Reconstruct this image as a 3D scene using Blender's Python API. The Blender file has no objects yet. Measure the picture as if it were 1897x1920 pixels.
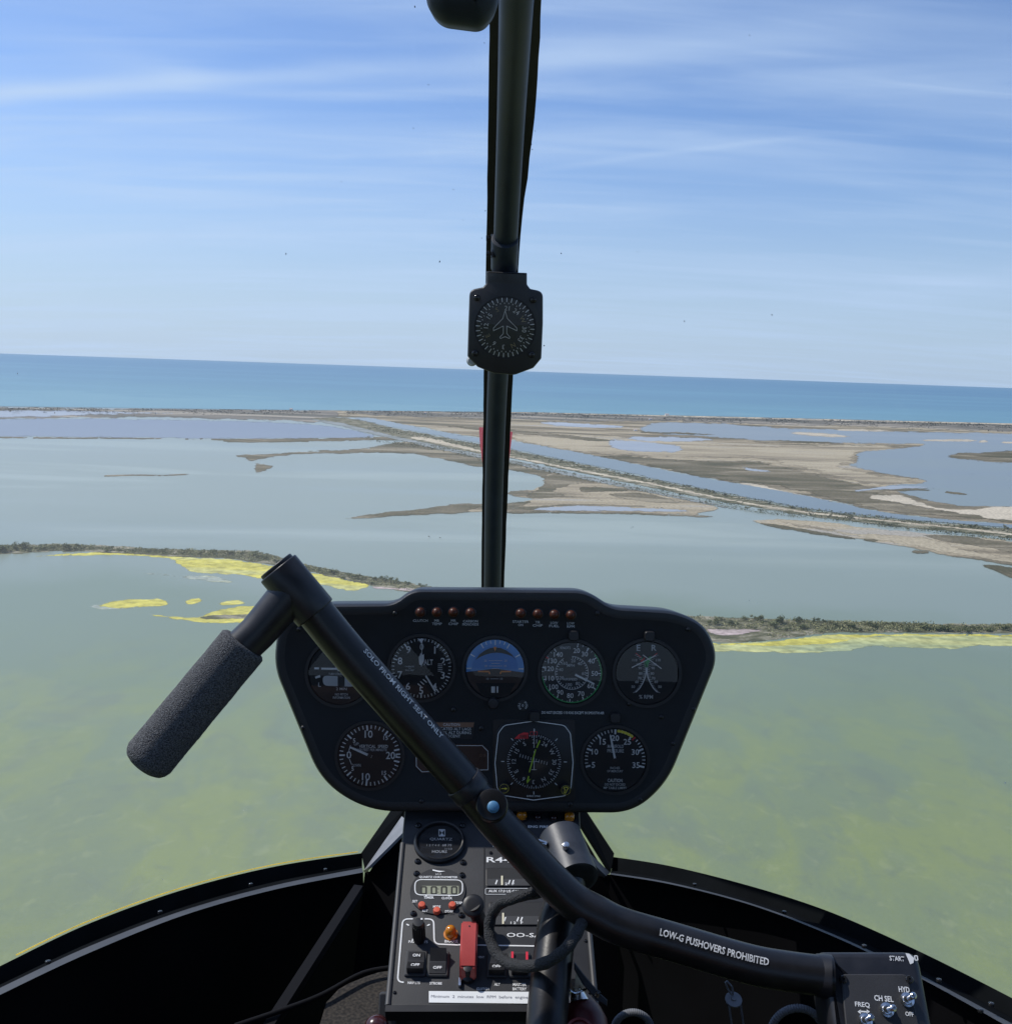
import bpy, bmesh, math, random
from mathutils import Vector, Matrix, noise
import numpy as np
from mathutils.geometry import delaunay_2d_cdt
random.seed(7)
R_ = math.radians
sc = bpy.context.scene
col = sc.collection
sc.view_settings.view_transform = 'Standard'
sc.view_settings.look = 'None'
sc.view_settings.exposure = 0
sc.cycles.use_denoising = True
sc.cycles.transparent_max_bounces = 24
sc.cycles.max_bounces = 8

# ------------------------------------------------------------------ viewpoint
FPX, CX, CY = 1900.0, 948.5, 960.0
PITCH, ROLL, H = R_(7.95), R_(1.96), 110.0
F = Vector((0, math.cos(PITCH), -math.sin(PITCH)))
_u0 = Vector((0, math.sin(PITCH), math.cos(PITCH)))
_r0 = Vector((1, 0, 0))
RT = _r0 * math.cos(ROLL) + _u0 * math.sin(ROLL)
UP = _u0 * math.cos(ROLL) - _r0 * math.sin(ROLL)

def ray(px, py):
    return F + RT * ((px - CX) / FPX) - UP * ((py - CY) / FPX)
def W(px, py, d):
    return ray(px, py) * d
def G(px, py, z=0.0):
    v = ray(px, py)
    k = (-H + z * .12) / v.z
    return v * k

cam_d = bpy.data.cameras.new('camera')
cam = bpy.data.objects.new('camera', cam_d)
col.objects.link(cam)
m = Matrix((RT, UP, -F)).transposed().to_4x4()
cam.matrix_world = m
cam_d.sensor_fit = 'HORIZONTAL'
cam_d.sensor_width = 36
cam_d.lens = 36 * FPX / 1897
cam_d.clip_start = 0.01
cam_d.clip_end = 2.0e6
sc.camera = cam

# ------------------------------------------------------------------ materials
def rgb(h):
    return tuple(h) + (1.0,)
def mat(name, c, rough=0.5, metal=0.0, spec=0.5, var=0.12, nscale=40.0, bump=0.0, bscale=300.0, bdist=0.002, coat=0.0, trans=0.0, emit=None):
    M = bpy.data.materials.new(name)
    M.use_nodes = True
    nt = M.node_tree
    b = nt.nodes['Principled BSDF']
    b.inputs['Roughness'].default_value = rough
    b.inputs['Metallic'].default_value = metal
    b.inputs['Specular IOR Level'].default_value = spec
    b.inputs['Coat Weight'].default_value = coat
    b.inputs['Transmission Weight'].default_value = trans
    tc = nt.nodes.new('ShaderNodeTexCoord')
    nz = nt.nodes.new('ShaderNodeTexNoise')
    nz.inputs['Scale'].default_value = nscale
    nz.inputs['Detail'].default_value = 4
    nt.links.new(tc.outputs['Object'], nz.inputs['Vector'])
    rp = nt.nodes.new('ShaderNodeValToRGB')
    rp.color_ramp.elements[0].position = 0.3
    rp.color_ramp.elements[1].position = 0.7
    rp.color_ramp.elements[0].color = rgb([x * (1 - var) for x in c])
    rp.color_ramp.elements[1].color = rgb([min(1, x * (1 + var)) for x in c])
    nt.links.new(nz.outputs['Fac'], rp.inputs['Fac'])
    nt.links.new(rp.outputs['Color'], b.inputs['Base Color'])
    mr = nt.nodes.new('ShaderNodeMapRange')
    mr.inputs['To Min'].default_value = max(0.02, rough - 0.08)
    mr.inputs['To Max'].default_value = min(1, rough + 0.08)
    nt.links.new(nz.outputs['Fac'], mr.inputs['Value'])
    nt.links.new(mr.outputs['Result'], b.inputs['Roughness'])
    if bump > 0:
        n2 = nt.nodes.new('ShaderNodeTexNoise')
        n2.inputs['Scale'].default_value = bscale
        n2.inputs['Detail'].default_value = 3
        nt.links.new(tc.outputs['Object'], n2.inputs['Vector'])
        bp = nt.nodes.new('ShaderNodeBump')
        bp.inputs['Strength'].default_value = bump
        bp.inputs['Distance'].default_value = bdist
        nt.links.new(n2.outputs['Fac'], bp.inputs['Height'])
        nt.links.new(bp.outputs['Normal'], b.inputs['Normal'])
    if emit:
        b.inputs['Emission Color'].default_value = rgb(emit[0])
        b.inputs['Emission Strength'].default_value = emit[1]
    return M

m_pod = mat('pod black paint', (.0065, .0085, .0115), .5, spec=.35, var=.2, bump=.25, bscale=900, bdist=.0006)
m_rim = mat('pod rim vinyl', (.009, .010, .012), .42, bump=.3, bscale=700, bdist=.0008)
m_blk = mat('black plastic', (.012, .012, .014), .42)
m_tube = mat('black painted tube', (.0085, .008, .009), .36, var=.4, nscale=45, bump=.12, bscale=500, bdist=.0005)
m_satin = mat('satin black metal', (.014, .014, .017), .40, var=.3, nscale=60, bump=.08, bscale=400, bdist=.0004)
m_con = mat('console charcoal paint', (.042, .043, .047), .55, spec=.25, var=.22, nscale=18, bump=.3, bscale=800, bdist=.0005)
m_conside = mat('console side paint', (.03, .031, .034), .55, var=.25)
m_white = mat('white lettering', (.78, .79, .8), .6, var=.05)
m_grey = mat('grey lettering', (.56, .58, .60), .6, var=.05)
m_green = mat('dial green', (.05, .38, .12), .6, var=.05)
m_red = mat('dial red', (.62, .03, .04), .5, var=.05)
m_yel = mat('dial yellow', (.72, .62, .06), .5, var=.05)
m_lime = mat('lime pointer', (.55, .82, .06), .5, var=.05)
m_blue = mat('horizon ball blue', (.06, .24, .62), .5, var=.05)
m_blue2 = mat('horizon mask blue', (.10, .30, .66), .5, var=.05)
m_brn = mat('horizon ball brown', (.055, .035, .03), .6, var=.1)
m_org = mat('dial orange', (.78, .25, .04), .5, var=.05)
m_gold = mat('dim gold lettering', (.33, .27, .14), .6, var=.05)
m_dial = mat('dial black', (.009, .010, .013), .6, var=.1)
m_dgrey = mat('dial charcoal', (.035, .037, .042), .6, var=.1)
m_lensr = mat('dark red lens', (.065, .018, .009), .38, spec=.3, var=.2, nscale=300)
m_lensa = mat('amber lens', (.85, .30, .015), .12, var=.1, coat=.5, trans=.35)
m_lensd = mat('smoked lens', (.03, .012, .016), .15, coat=.4)
m_chrome = mat('bright steel', (.62, .62, .63), .22, metal=1.0, var=.1)
m_gun = mat('gunmetal sleeve', (.036, .04, .05), .45, metal=.1, var=.25, nscale=60, bump=.15, bscale=300, bdist=.0006)
m_steelblk = mat('black screw', (.025, .025, .027), .16, metal=.3)
m_redguard = mat('red switch guard', (.42, .055, .05), .38, var=.12)
m_redbtn = mat('red button', (.62, .10, .05), .45)
m_redrock = mat('red rocker plastic', (.66, .03, .06), .35)
m_lcd = mat('lcd grey green', (.30, .31, .22), .35)
m_lcdk = mat('lcd dark recess', (.035, .036, .032), .5)
m_lcddig = mat('lcd digit', (.012, .013, .012), .5)
m_placard = mat('white placard', (.8, .82, .83), .5, var=.03)
m_tletter = mat('worn tube lettering', (.55, .56, .57), .6, var=.25, nscale=220)
m_ptext = mat('placard text', (.16, .17, .22), .6)
m_brown = mat('brown placard', (.16, .085, .055), .5, var=.2)
m_winbrown = mat('annunciator window', (.028, .014, .012), .3)
m_bluecap = mat('blue anodised bolt', (.07, .21, .38), .55, metal=.1)
m_cable = mat('braided cable sleeve', (.022, .024, .028), .7, var=.6, nscale=900, bump=.9, bscale=700, bdist=.003)
m_rubber = mat('black rubber seal', (.012, .012, .012), .7)
m_post = mat('post grey black', (.020, .029, .045), .5, spec=.25, var=.2)
m_sill = mat('sill dark paint', (.006, .007, .008), .95, spec=.02, var=.3, nscale=14)
m_flange = mat('sill flange grey', (.05, .051, .055), .55, var=.25, nscale=14)
m_plate = mat('grey bracket plate', (.20, .205, .22), .5, var=.2)
m_inner = mat('nose interior black', (.0035, .0035, .0045), .9, spec=.08, var=.4, nscale=6)
m_brace = mat('dark brace', (.006, .006, .0075), .8, spec=.15)
m_yellow = mat('yellow fuselage paint', (.80, .62, .06), .35, coat=.4)
m_redcloth = mat('red tape', (.72, .05, .07), .6)
_b = m_redcloth.node_tree.nodes['Principled BSDF']; _tl = m_redcloth.node_tree.nodes.new('ShaderNodeBsdfTranslucent'); _tl.inputs['Color'].default_value = (1, .10, .13, 1); _mx = m_redcloth.node_tree.nodes.new('ShaderNodeMixShader'); _mx.inputs['Fac'].default_value = .6
m_redcloth.node_tree.links.new(_b.outputs[0], _mx.inputs[1]); m_redcloth.node_tree.links.new(_tl.outputs[0], _mx.inputs[2])
m_redcloth.node_tree.links.new(_mx.outputs[0], [n for n in m_redcloth.node_tree.nodes if n.type == 'OUTPUT_MATERIAL'][0].inputs['Surface'])
m_extred = mat('extinguisher red', (.085, .008, .009), .45)
m_cream = mat('cream label', (.75, .70, .52), .5)
m_hose = mat('ribbed grey rubber', (.15, .16, .18), .6, var=.2)
m_dknob = mat('dark red knob', (.05, .012, .012), .25, coat=.3)
m_leather = mat('added bench leather', (.20, .105, .065), .5, var=.2, nscale=8)  # for the added bench mirrored in the dials
m_roof = mat('added cabin lining', (.05, .045, .042), .8)  # for the unseen shell added to shade the cabin

def foam_mat():
    M = mat('foam grip', (.055, .055, .06), .9, spec=.1, var=.1, bump=0)
    nt = M.node_tree; b = nt.nodes['Principled BSDF']
    tc = nt.nodes.new('ShaderNodeTexCoord')
    n1 = nt.nodes.new('ShaderNodeTexNoise'); n1.inputs['Scale'].default_value = 1000; n1.inputs['Detail'].default_value = 4
    n2 = nt.nodes.new('ShaderNodeTexVoronoi'); n2.inputs['Scale'].default_value = 900
    for n in (n1, n2): nt.links.new(tc.outputs['Object'], n.inputs['Vector'])
    rp = nt.nodes.new('ShaderNodeValToRGB')
    rp.color_ramp.elements[0].position = .35; rp.color_ramp.elements[0].color = (.035, .035, .04, 1)
    rp.color_ramp.elements[1].position = .68; rp.color_ramp.elements[1].color = (.185, .19, .198, 1)
    nt.links.new(n1.outputs['Fac'], rp.inputs['Fac'])
    nt.links.new(rp.outputs['Color'], b.inputs['Base Color'])
    ad = nt.nodes.new('ShaderNodeMath'); ad.operation = 'SUBTRACT'
    nt.links.new(n1.outputs['Fac'], ad.inputs[0]); nt.links.new(n2.outputs['Distance'], ad.inputs[1])
    bp = nt.nodes.new('ShaderNodeBump'); bp.inputs['Strength'].default_value = .7; bp.inputs['Distance'].default_value = .0016
    nt.links.new(ad.outputs['Value'], bp.inputs['Height']); nt.links.new(bp.outputs['Normal'], b.inputs['Normal'])
    return M
m_foam = foam_mat()

def carpet_mat():
    M = mat('floor carpet', (.05, .042, .036), .95, var=.1)
    nt = M.node_tree; b = nt.nodes['Principled BSDF']
    tc = nt.nodes.new('ShaderNodeTexCoord')
    n1 = nt.nodes.new('ShaderNodeTexNoise'); n1.inputs['Scale'].default_value = 260; n1.inputs['Detail'].default_value = 5
    nt.links.new(tc.outputs['Object'], n1.inputs['Vector'])
    rp = nt.nodes.new('ShaderNodeValToRGB')
    rp.color_ramp.elements[0].position = .38; rp.color_ramp.elements[0].color = (.008, .0065, .0055, 1)
    rp.color_ramp.elements[1].position = .72; rp.color_ramp.elements[1].color = (.052, .043, .034, 1)
    nt.links.new(n1.outputs['Fac'], rp.inputs['Fac']); nt.links.new(rp.outputs['Color'], b.inputs['Base Color'])
    return M
m_carpet = carpet_mat()

def glass_mat(name, gloss=.06, veil=0.0, rough=.0):
    M = bpy.data.materials.new(name); M.use_nodes = True
    nt = M.node_tree; nt.nodes.clear()
    out = nt.nodes.new('ShaderNodeOutputMaterial')
    tr = nt.nodes.new('ShaderNodeBsdfTransparent')
    gl = nt.nodes.new('ShaderNodeBsdfGlossy'); gl.inputs['Roughness'].default_value = rough
    fr = nt.nodes.new('ShaderNodeFresnel'); fr.inputs['IOR'].default_value = 1.45
    mu = nt.nodes.new('ShaderNodeMath'); mu.operation = 'MULTIPLY'; mu.inputs[1].default_value = gloss
    nt.links.new(fr.outputs['Fac'], mu.inputs[0])
    mx = nt.nodes.new('ShaderNodeMixShader')
    nt.links.new(mu.outputs['Value'], mx.inputs['Fac'])
    if veil > 0:
        tl = nt.nodes.new('ShaderNodeBsdfTranslucent'); tl.inputs['Color'].default_value = (.9, .95, 1, 1)
        tc = nt.nodes.new('ShaderNodeTexCoord')
        nz = nt.nodes.new('ShaderNodeTexNoise'); nz.inputs['Scale'].default_value = 3; nz.inputs['Detail'].default_value = 5
        nt.links.new(tc.outputs['Object'], nz.inputs['Vector'])
        mp = nt.nodes.new('ShaderNodeMapRange'); mp.inputs['To Min'].default_value = veil * .85; mp.inputs['To Max'].default_value = veil * 1.15
        nt.links.new(nz.outputs['Fac'], mp.inputs['Value'])
        m2 = nt.nodes.new('ShaderNodeMixShader')
        nt.links.new(mp.outputs['Result'], m2.inputs['Fac'])
        nt.links.new(tr.outputs[0], m2.inputs[1]); nt.links.new(tl.outputs[0], m2.inputs[2])
        nt.links.new(m2.outputs[0], mx.inputs[1])
    else:
        nt.links.new(tr.outputs[0], mx.inputs[1])
    nt.links.new(gl.outputs[0], mx.inputs[2])
    nt.links.new(mx.outputs[0], out.inputs['Surface'])
    return M
m_glass = glass_mat('dial glass', .75)
m_screen = glass_mat('acrylic windscreen', .012, .05)

# ------------------------------------------------------------------ objects
def tag(o, label=None, cat=None, group=None, kind=None):
    if label: o['label'] = label
    if cat: o['category'] = cat
    if group: o['group'] = group
    if kind: o['kind'] = kind
    return o
def thing(name, label, cat, loc, group=None):
    o = bpy.data.objects.new(name, None); col.objects.link(o)
    o.location = loc; o.empty_display_size = .05
    return tag(o, label, cat, group)
def base_of(o):
    v = Vector((0, 0, 0))
    while o is not None:
        v += o.location; o = o.parent
    return v
def obj(name, bm, mats, parent=None, loc=None, smooth=None):
    """bm is in world coordinates; the mesh is stored relative to its thing's base"""
    if not isinstance(mats, (list, tuple)): mats = [mats]
    me = bpy.data.meshes.new(name)
    off = base_of(parent) if parent is not None else (Vector(loc) if loc is not None else Vector((0, 0, 0)))
    bmesh.ops.translate(bm, verts=bm.verts, vec=-off)
    bm.normal_update()
    bm.to_mesh(me); bm.free()
    for x in mats: me.materials.append(x)
    if smooth is not None:
        me.polygons.foreach_set('use_smooth', [True] * len(me.polygons))
        me.set_sharp_from_angle(angle=R_(smooth))
    o = bpy.data.objects.new(name, me); col.objects.link(o)
    if parent is not None: o.parent = parent
    elif loc is not None: o.location = loc
    return o

class Plane:
    def __init__(s, O, U, N):
        s.O = O.copy(); s.N = N.normalized()
        s.U = (U - s.N * U.dot(s.N)).normalized()
        s.V = s.N.cross(s.U)
        s.s = O.dot(F) / FPX
    def uv(s, px, py):
        v = ray(px, py); k = s.O.dot(s.N) / v.dot(s.N)
        p = v * k - s.O
        return (p.dot(s.U), p.dot(s.V))
    def M(s):
        m = Matrix((s.U, s.V, s.N)).transposed().to_4x4(); m.translation = s.O
        return m
    def P(s, u, v, w=0): return s.O + s.U * u + s.V * v + s.N * w
    def at(s, px, py, w=0): return s.P(*s.uv(px, py), w)

def face(bm, pts, mi=0):
    vs = [bm.verts.new(p) for p in pts]
    try:
        f = bm.faces.new(vs); f.material_index = mi
        return f
    except ValueError:
        return None
def lathe(bm, prof, seg=32, mi=0, c=(0, 0, 0), mis=None):
    rings = []
    c = Vector(c)
    for r, z in prof:
        if r < 1e-7: rings.append([bm.verts.new(c + Vector((0, 0, z)))])
        else: rings.append([bm.verts.new(c + Vector((r * math.cos(2 * math.pi * i / seg), r * math.sin(2 * math.pi * i / seg), z))) for i in range(seg)])
    for k in range(len(rings) - 1):
        a, b = rings[k], rings[k + 1]
        for i in range(seg):
            j = (i + 1) % seg
            if len(a) == 1 and len(b) == 1: continue
            if len(a) == 1: q = (a[0], b[i], b[j])
            elif len(b) == 1: q = (a[i], a[j], b[0])
            else: q = (a[i], a[j], b[j], b[i])
            try:
                f = bm.faces.new(q); f.material_index = mis[k] if mis else mi
            except ValueError: pass
def smoothpath(pts, n=8):
    out = []
    P = [Vector(p) for p in pts]
    for i in range(len(P) - 1):
        p0 = P[max(i - 1, 0)]; p1 = P[i]; p2 = P[i + 1]; p3 = P[min(i + 2, len(P) - 1)]
        for k in range(n):
            t = k / n
            out.append(.5 * ((2 * p1) + (p2 - p0) * t + (2 * p0 - 5 * p1 + 4 * p2 - p3) * t * t + (3 * p1 - p0 - 3 * p2 + p3) * t ** 3))
    out.append(P[-1])
    return out
def tube(bm, pts, rad, seg=20, mi=0, caps=True):
    pts = [Vector(p) for p in pts]
    n = len(pts)
    rads = rad if isinstance(rad, (list, tuple)) else [rad] * n
    t = [(pts[min(i + 1, n - 1)] - pts[max(i - 1, 0)]).normalized() for i in range(n)]
    a = t[0].orthogonal().normalized()
    rings = []; frames = []
    for i in range(n):
        a = (a - t[i] * a.dot(t[i])).normalized()
        b = t[i].cross(a)
        frames.append((pts[i], a.copy(), b))
        rings.append([bm.verts.new(pts[i] + (a * math.cos(2 * math.pi * k / seg) + b * math.sin(2 * math.pi * k / seg)) * rads[i]) for k in range(seg)])
    for i in range(n - 1):
        for k in range(seg):
            j = (k + 1) % seg
            f = bm.faces.new((rings[i][k], rings[i][j], rings[i + 1][j], rings[i + 1][k])); f.material_index = mi
    if caps:
        for rr, fl in ((rings[0], True), (rings[-1], False)):
            f = bm.faces.new(list(reversed(rr)) if fl else rr); f.material_index = mi
def cyl(bm, a, b, r, seg=20, mi=0, bev=0.0, r2=None):
    a, b = Vector(a), Vector(b)
    r2 = r if r2 is None else r2
    if bev <= 0: tube(bm, [a, b], [r, r2], seg, mi)
    else:
        d = (b - a).normalized()
        tube(bm, [a, a + d * bev * .3, a + d * bev, b - d * bev, b - d * bev * .3, b], [r - bev, r - bev * .3, r, r2, r2 - bev * .3, r2 - bev], seg, mi)
def roundpoly(pts, rads, n=6):
    P = [Vector((p[0], p[1])) for p in pts]; out = []
    N = len(P)
    for i in range(N):
        r = rads[i] if isinstance(rads, (list, tuple)) else rads
        a, b, c = P[i - 1], P[i], P[(i + 1) % N]
        u = (a - b); v = (c - b)
        lu, lv = u.length, v.length
        u.normalize(); v.normalize()
        ang = math.acos(max(-1, min(1, u.dot(v))))
        if r <= 0 or ang > 3.1: out.append(b); continue
        d = min(r / math.tan(ang / 2), lu * .49, lv * .49)
        p1 = b + u * d; p2 = b + v * d
        for k in range(n + 1):
            t = k / n
            out.append(p1 * (1 - t) ** 2 + b * 2 * t * (1 - t) + p2 * t * t)
    return out
def area2(p): return .5 * sum(p[i - 1][0] * p[i][1] - p[i][0] * p[i - 1][1] for i in range(len(p)))
def inset(poly, d):
    if area2(poly) < 0: poly = list(reversed(poly))
    N = len(poly); out = []
    for i in range(N):
        a, b, c = poly[i - 1], poly[i], poly[(i + 1) % N]
        e1 = (b - a).normalized() if (b - a).length > 1e-9 else Vector((1, 0)); e2 = (c - b).normalized() if (c - b).length > 1e-9 else e1
        n = Vector((-e1.y - e2.y, e1.x + e2.x))
        if n.length < 1e-6: n = Vector((-e1.y, e1.x))
        n.normalize()
        k = max(.35, n.dot(Vector((-e1.y, e1.x))))
        out.append(b + n * d / k)
    return out
def stack(bm, poly, levels, mi=0, top_mi=None, bottom=True):
    """levels: (inset, w) from back to front; closes both ends"""
    if area2(poly) < 0: poly = list(reversed(poly))
    rings = []
    for d, w in levels:
        q = inset(poly, d) if abs(d) > 1e-9 else poly
        rings.append([bm.verts.new((p[0], p[1], w)) for p in q])
    n = len(poly)
    for a, b in zip(rings, rings[1:]):
        for i in range(n):
            j = (i + 1) % n
            f = bm.faces.new((a[i], a[j], b[j], b[i])); f.material_index = mi
    f = bm.faces.new(rings[-1]); f.material_index = mi if top_mi is None else top_mi
    if bottom:
        f = bm.faces.new(list(reversed(rings[0]))); f.material_index = mi
    return rings
def box(bm, c, sx, sy, sz, mi=0, bev=0.0, M=None):
    poly = roundpoly([(-sx / 2, -sy / 2), (sx / 2, -sy / 2), (sx / 2, sy / 2), (-sx / 2, sy / 2)], bev, 3) if bev else [Vector(p) for p in ((-sx / 2, -sy / 2), (sx / 2, -sy / 2), (sx / 2, sy / 2), (-sx / 2, sy / 2))]
    poly = [p + Vector((c[0], c[1])) for p in poly]
    w0, w1 = c[2] - sz / 2, c[2] + sz / 2
    lv = [(0, w0), (0, w1)] if not bev else [(bev * .6, w0), (0, w0 + bev * .6), (0, w1 - bev * .6), (bev * .2, w1 - bev * .2), (bev * .6, w1)]
    stack(bm, poly, lv, mi)

_tcache = {}
def text_mesh(s, bold):
    k = (s, bold)
    if k not in _tcache:
        cu = bpy.data.curves.new('t', 'FONT'); cu.body = s
        cu.align_x = 'CENTER'; cu.align_y = 'CENTER'
        cu.resolution_u = 2; cu.offset = bold; cu.size = 1
        o = bpy.data.objects.new('t', cu); col.objects.link(o)
        me = bpy.data.meshes.new_from_object(o)
        bpy.data.objects.remove(o); bpy.data.curves.remove(cu)
        xs = [v.co.x for v in me.vertices] or [0]; ys = [v.co.y for v in me.vertices] or [0]
        mx, my = (min(xs) + max(xs)) / 2, (min(ys) + max(ys)) / 2
        for v in me.vertices: v.co.x -= mx; v.co.y -= my
        _tcache[k] = (me, max(xs) - min(xs), max(ys) - min(ys))
    return _tcache[k]

class Marks:
    """collects flat markings in the local coordinates of a plane"""
    def __init__(s, c=(0, 0), w=0.0): s.bm = bmesh.new(); s.c = c; s.w = w
    def pos(s, r, a): a = R_(a); return (s.c[0] + r * math.sin(a), s.c[1] + r * math.cos(a))
    def poly(s, pts, mi=0, dw=0): face(s.bm, [(p[0], p[1], s.w + dw) for p in pts], mi)
    def line(s, a, b, wd, mi=0, dw=0):
        a, b = Vector(a), Vector(b); d = (b - a)
        if d.length < 1e-9: return
        n = Vector((-d.y, d.x)).normalized() * wd / 2
        s.poly([a + n, a - n, b - n, b + n], mi, dw)
    def tick(s, r0, r1, a, wd, mi=0, dw=0): s.line(s.pos(r0, a), s.pos(r1, a), wd * 1.25, mi, dw)
    def arc(s, r0, r1, a0, a1, mi=0, n=24, dw=0):
        for k in range(n):
            b0, b1 = a0 + (a1 - a0) * k / n, a0 + (a1 - a0) * (k + 1) / n
            s.poly([s.pos(r0, b0), s.pos(r0, b1), s.pos(r1, b1), s.pos(r1, b0)], mi, dw)
    def disc(s, r, mi=0, n=32, dw=0, c=None):
        c = c or s.c
        s.poly([(c[0] + r * math.cos(2 * math.pi * k / n), c[1] + r * math.sin(2 * math.pi * k / n)) for k in range(n)], mi, dw)
    def outline(s, poly, wd, mi=0, closed=True, dw=0):
        n = len(poly)
        for k in range(n if closed else n - 1):
            s.line(poly[k], poly[(k + 1) % n], wd, mi, dw)
    def text(s, st, u, v, h, mi=0, rot=0, width=None, bold=0.0, dw=0):
        me, tw, th = text_mesh(st, bold)
        if th < 1e-6: return
        ky = h / th; kx = ky if width is None else width / tw
        n0 = len(s.bm.faces); v0 = len(s.bm.verts)
        s.bm.from_mesh(me)
        s.bm.verts.ensure_lookup_table(); s.bm.faces.ensure_lookup_table()
        cs, sn = math.cos(R_(-rot)), math.sin(R_(-rot))
        for i in range(v0, len(s.bm.verts)):
            x, y = s.bm.verts[i].co.x * kx, s.bm.verts[i].co.y * ky
            s.bm.verts[i].co = (u + x * cs - y * sn, v + x * sn + y * cs, s.w + dw)
        for i in range(n0, len(s.bm.faces)):
            f = s.bm.faces[i]; f.material_index = mi
            f.normal_update()
            if f.normal.z < 0: f.normal_flip()

# ================================================================== instrument panel
TILT = R_(.6)
Ux = RT * math.cos(TILT) - UP * math.sin(TILT)
_n = -W(930, 1250, 1).normalized(); _v = _n.cross(Ux)
POD = Plane(W(930, 1250, 1.125), Ux, _n * math.cos(R_(8)) - _v * math.sin(R_(8)))
s = POD.s
def finish(bm, pl): bm.transform(pl.M()); return bm

panel = thing('instrument_panel', 'black instrument pod with round dials above the centre pedestal', 'instrument panel', POD.at(925, 1500, -.06))
pod_px = [(770, 1105), (1100, 1107), (1148, 1139), (1268, 1146), (1325, 1172), (1350, 1232), (1254, 1470), (1188, 1528), (690, 1525), (600, 1470), (510, 1250), (520, 1160), (600, 1133), (737, 1132)]
pod_r = [40, 40, 34, 70, 60, 60, 90, 90, 90, 90, 60, 50, 60, 34]
podl = roundpoly([POD.uv(*p) for p in pod_px], [r * s * 2.2 for r in pod_r], 10)
bm = bmesh.new()
stack(bm, podl, [(.03, -.14), (.012, -.12), (.001, -.06), (0, -.012), (.0008, -.005), (.003, -.0012), (.007, 0), (.012, -.0015)], 0, top_mi=1)
finish(bm, POD)
obj('pod_shell', bm, [m_rim, m_pod], panel, smooth=40)
PW = -.0012   # level of the panel face

GM = [m_blk, m_dial, m_white, m_green, m_red, m_yel, m_blue, m_brn, m_gold, m_org, m_grey, m_dgrey, m_blue2, m_lime]
BZ, DL, WH, GR, RD, YE, BL, BR, GO, OR, GY, DG, B2, LI = range(14)

def screw_bm(pl, px, py, r, w, mats=None):
    bm = bmesh.new()
    u, v = pl.uv(px, py)
    lathe(bm, [(r, 0), (r, r * .25), (r * .8, r * .6), (r * .4, r * .82), (r * .38, r * .55), (0, r * .55)], 14, 0, (u, v, w))
    return finish(bm, pl)
def screw(pl, px, py, r, w, parent, m=None):
    return obj('screw', screw_bm(pl, px, py, r, w), m or m_steelblk, parent, smooth=50)

class Gauge:
    def __init__(g, name, px, py, R, dial=DL, label=None):
        g.c = POD.uv(px, py); g.R = R * s; g.name = name; g.label = label
        g.m = Marks(g.c, .0004)
        g.w = PW + .0002
        g.m.disc(g.R * 1.02, dial, 48, -.0002)
    def bezel(g, k0=1.0, k1=1.13, h=.0022):
        R = g.R
        lathe(g.m.bm, [(R * k1, 0), (R * k1, h), (R * (k0 + .03), h), (R * k0, h * .2), (R * k0, 0)], 48, BZ, (g.c[0], g.c[1], -.0002))
    def done(g, parent=panel):
        g.bezel()
        bm = g.m.bm
        bmesh.ops.translate(bm, verts=bm.verts, vec=(0, 0, g.w))
        finish(bm, POD)
        g.o = obj(g.name, bm, GM, parent, smooth=40)
        return g.o
    def needle(g, a, r0, r1, w0, w1, m=m_white, lift=.0012, tip=True, hub=0):
        mk = Marks(g.c, g.w + lift)
        d = Vector((math.sin(R_(a)), math.cos(R_(a)))); n = Vector((-d.y, d.x)); c = Vector(g.c)
        w0, w1 = w0 * g.R, w1 * g.R
        a0 = c + d * r0 * g.R; a1 = c + d * r1 * g.R
        pts = [a0 + n * w0 / 2, a0 - n * w0 / 2, a1 - n * w1 / 2]
        if tip: pts.append(a1 + d * w1 * .9)
        pts.append(a1 + n * w1 / 2)
        stack(mk.bm, [Vector((p.x, p.y)) for p in pts], [(0, mk.w), (0, mk.w + .0004)], 0)
        if hub: lathe(mk.bm, [(hub * g.R, mk.w), (hub * g.R, mk.w + .001), (0, mk.w + .001)], 16, 1, (c.x, c.y, 0))
        finish(mk.bm, POD)
        return obj('needle', mk.bm, [m, m_blk], g.o)
    def glass(g, k=1.01, lift=.0035):
        bm = bmesh.new(); 
        lathe(bm, [(g.R * k, 0), (g.R * k * .6, .0003), (0, .0004)], 40, 0, (g.c[0], g.c[1], g.w + lift))
        finish(bm, POD)
        return obj('glass_cover', bm, m_glass, g.o, smooth=60)
    def T(g, st, r, a, h, mi=WH, rot=0, width=None, bold=.012):
        p = g.m.pos(r * g.R, a); g.m.text(st, p[0], p[1], h * g.R, mi, rot, width, bold)
    def tx(g, st, px, py, h, mi=WH, rot=0, width=None, bold=.012, dw=0):
        u, v = POD.uv(px, py); g.m.text(st, u, v, h * s, mi, rot, None if width is None else width * s, bold, dw)

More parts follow.
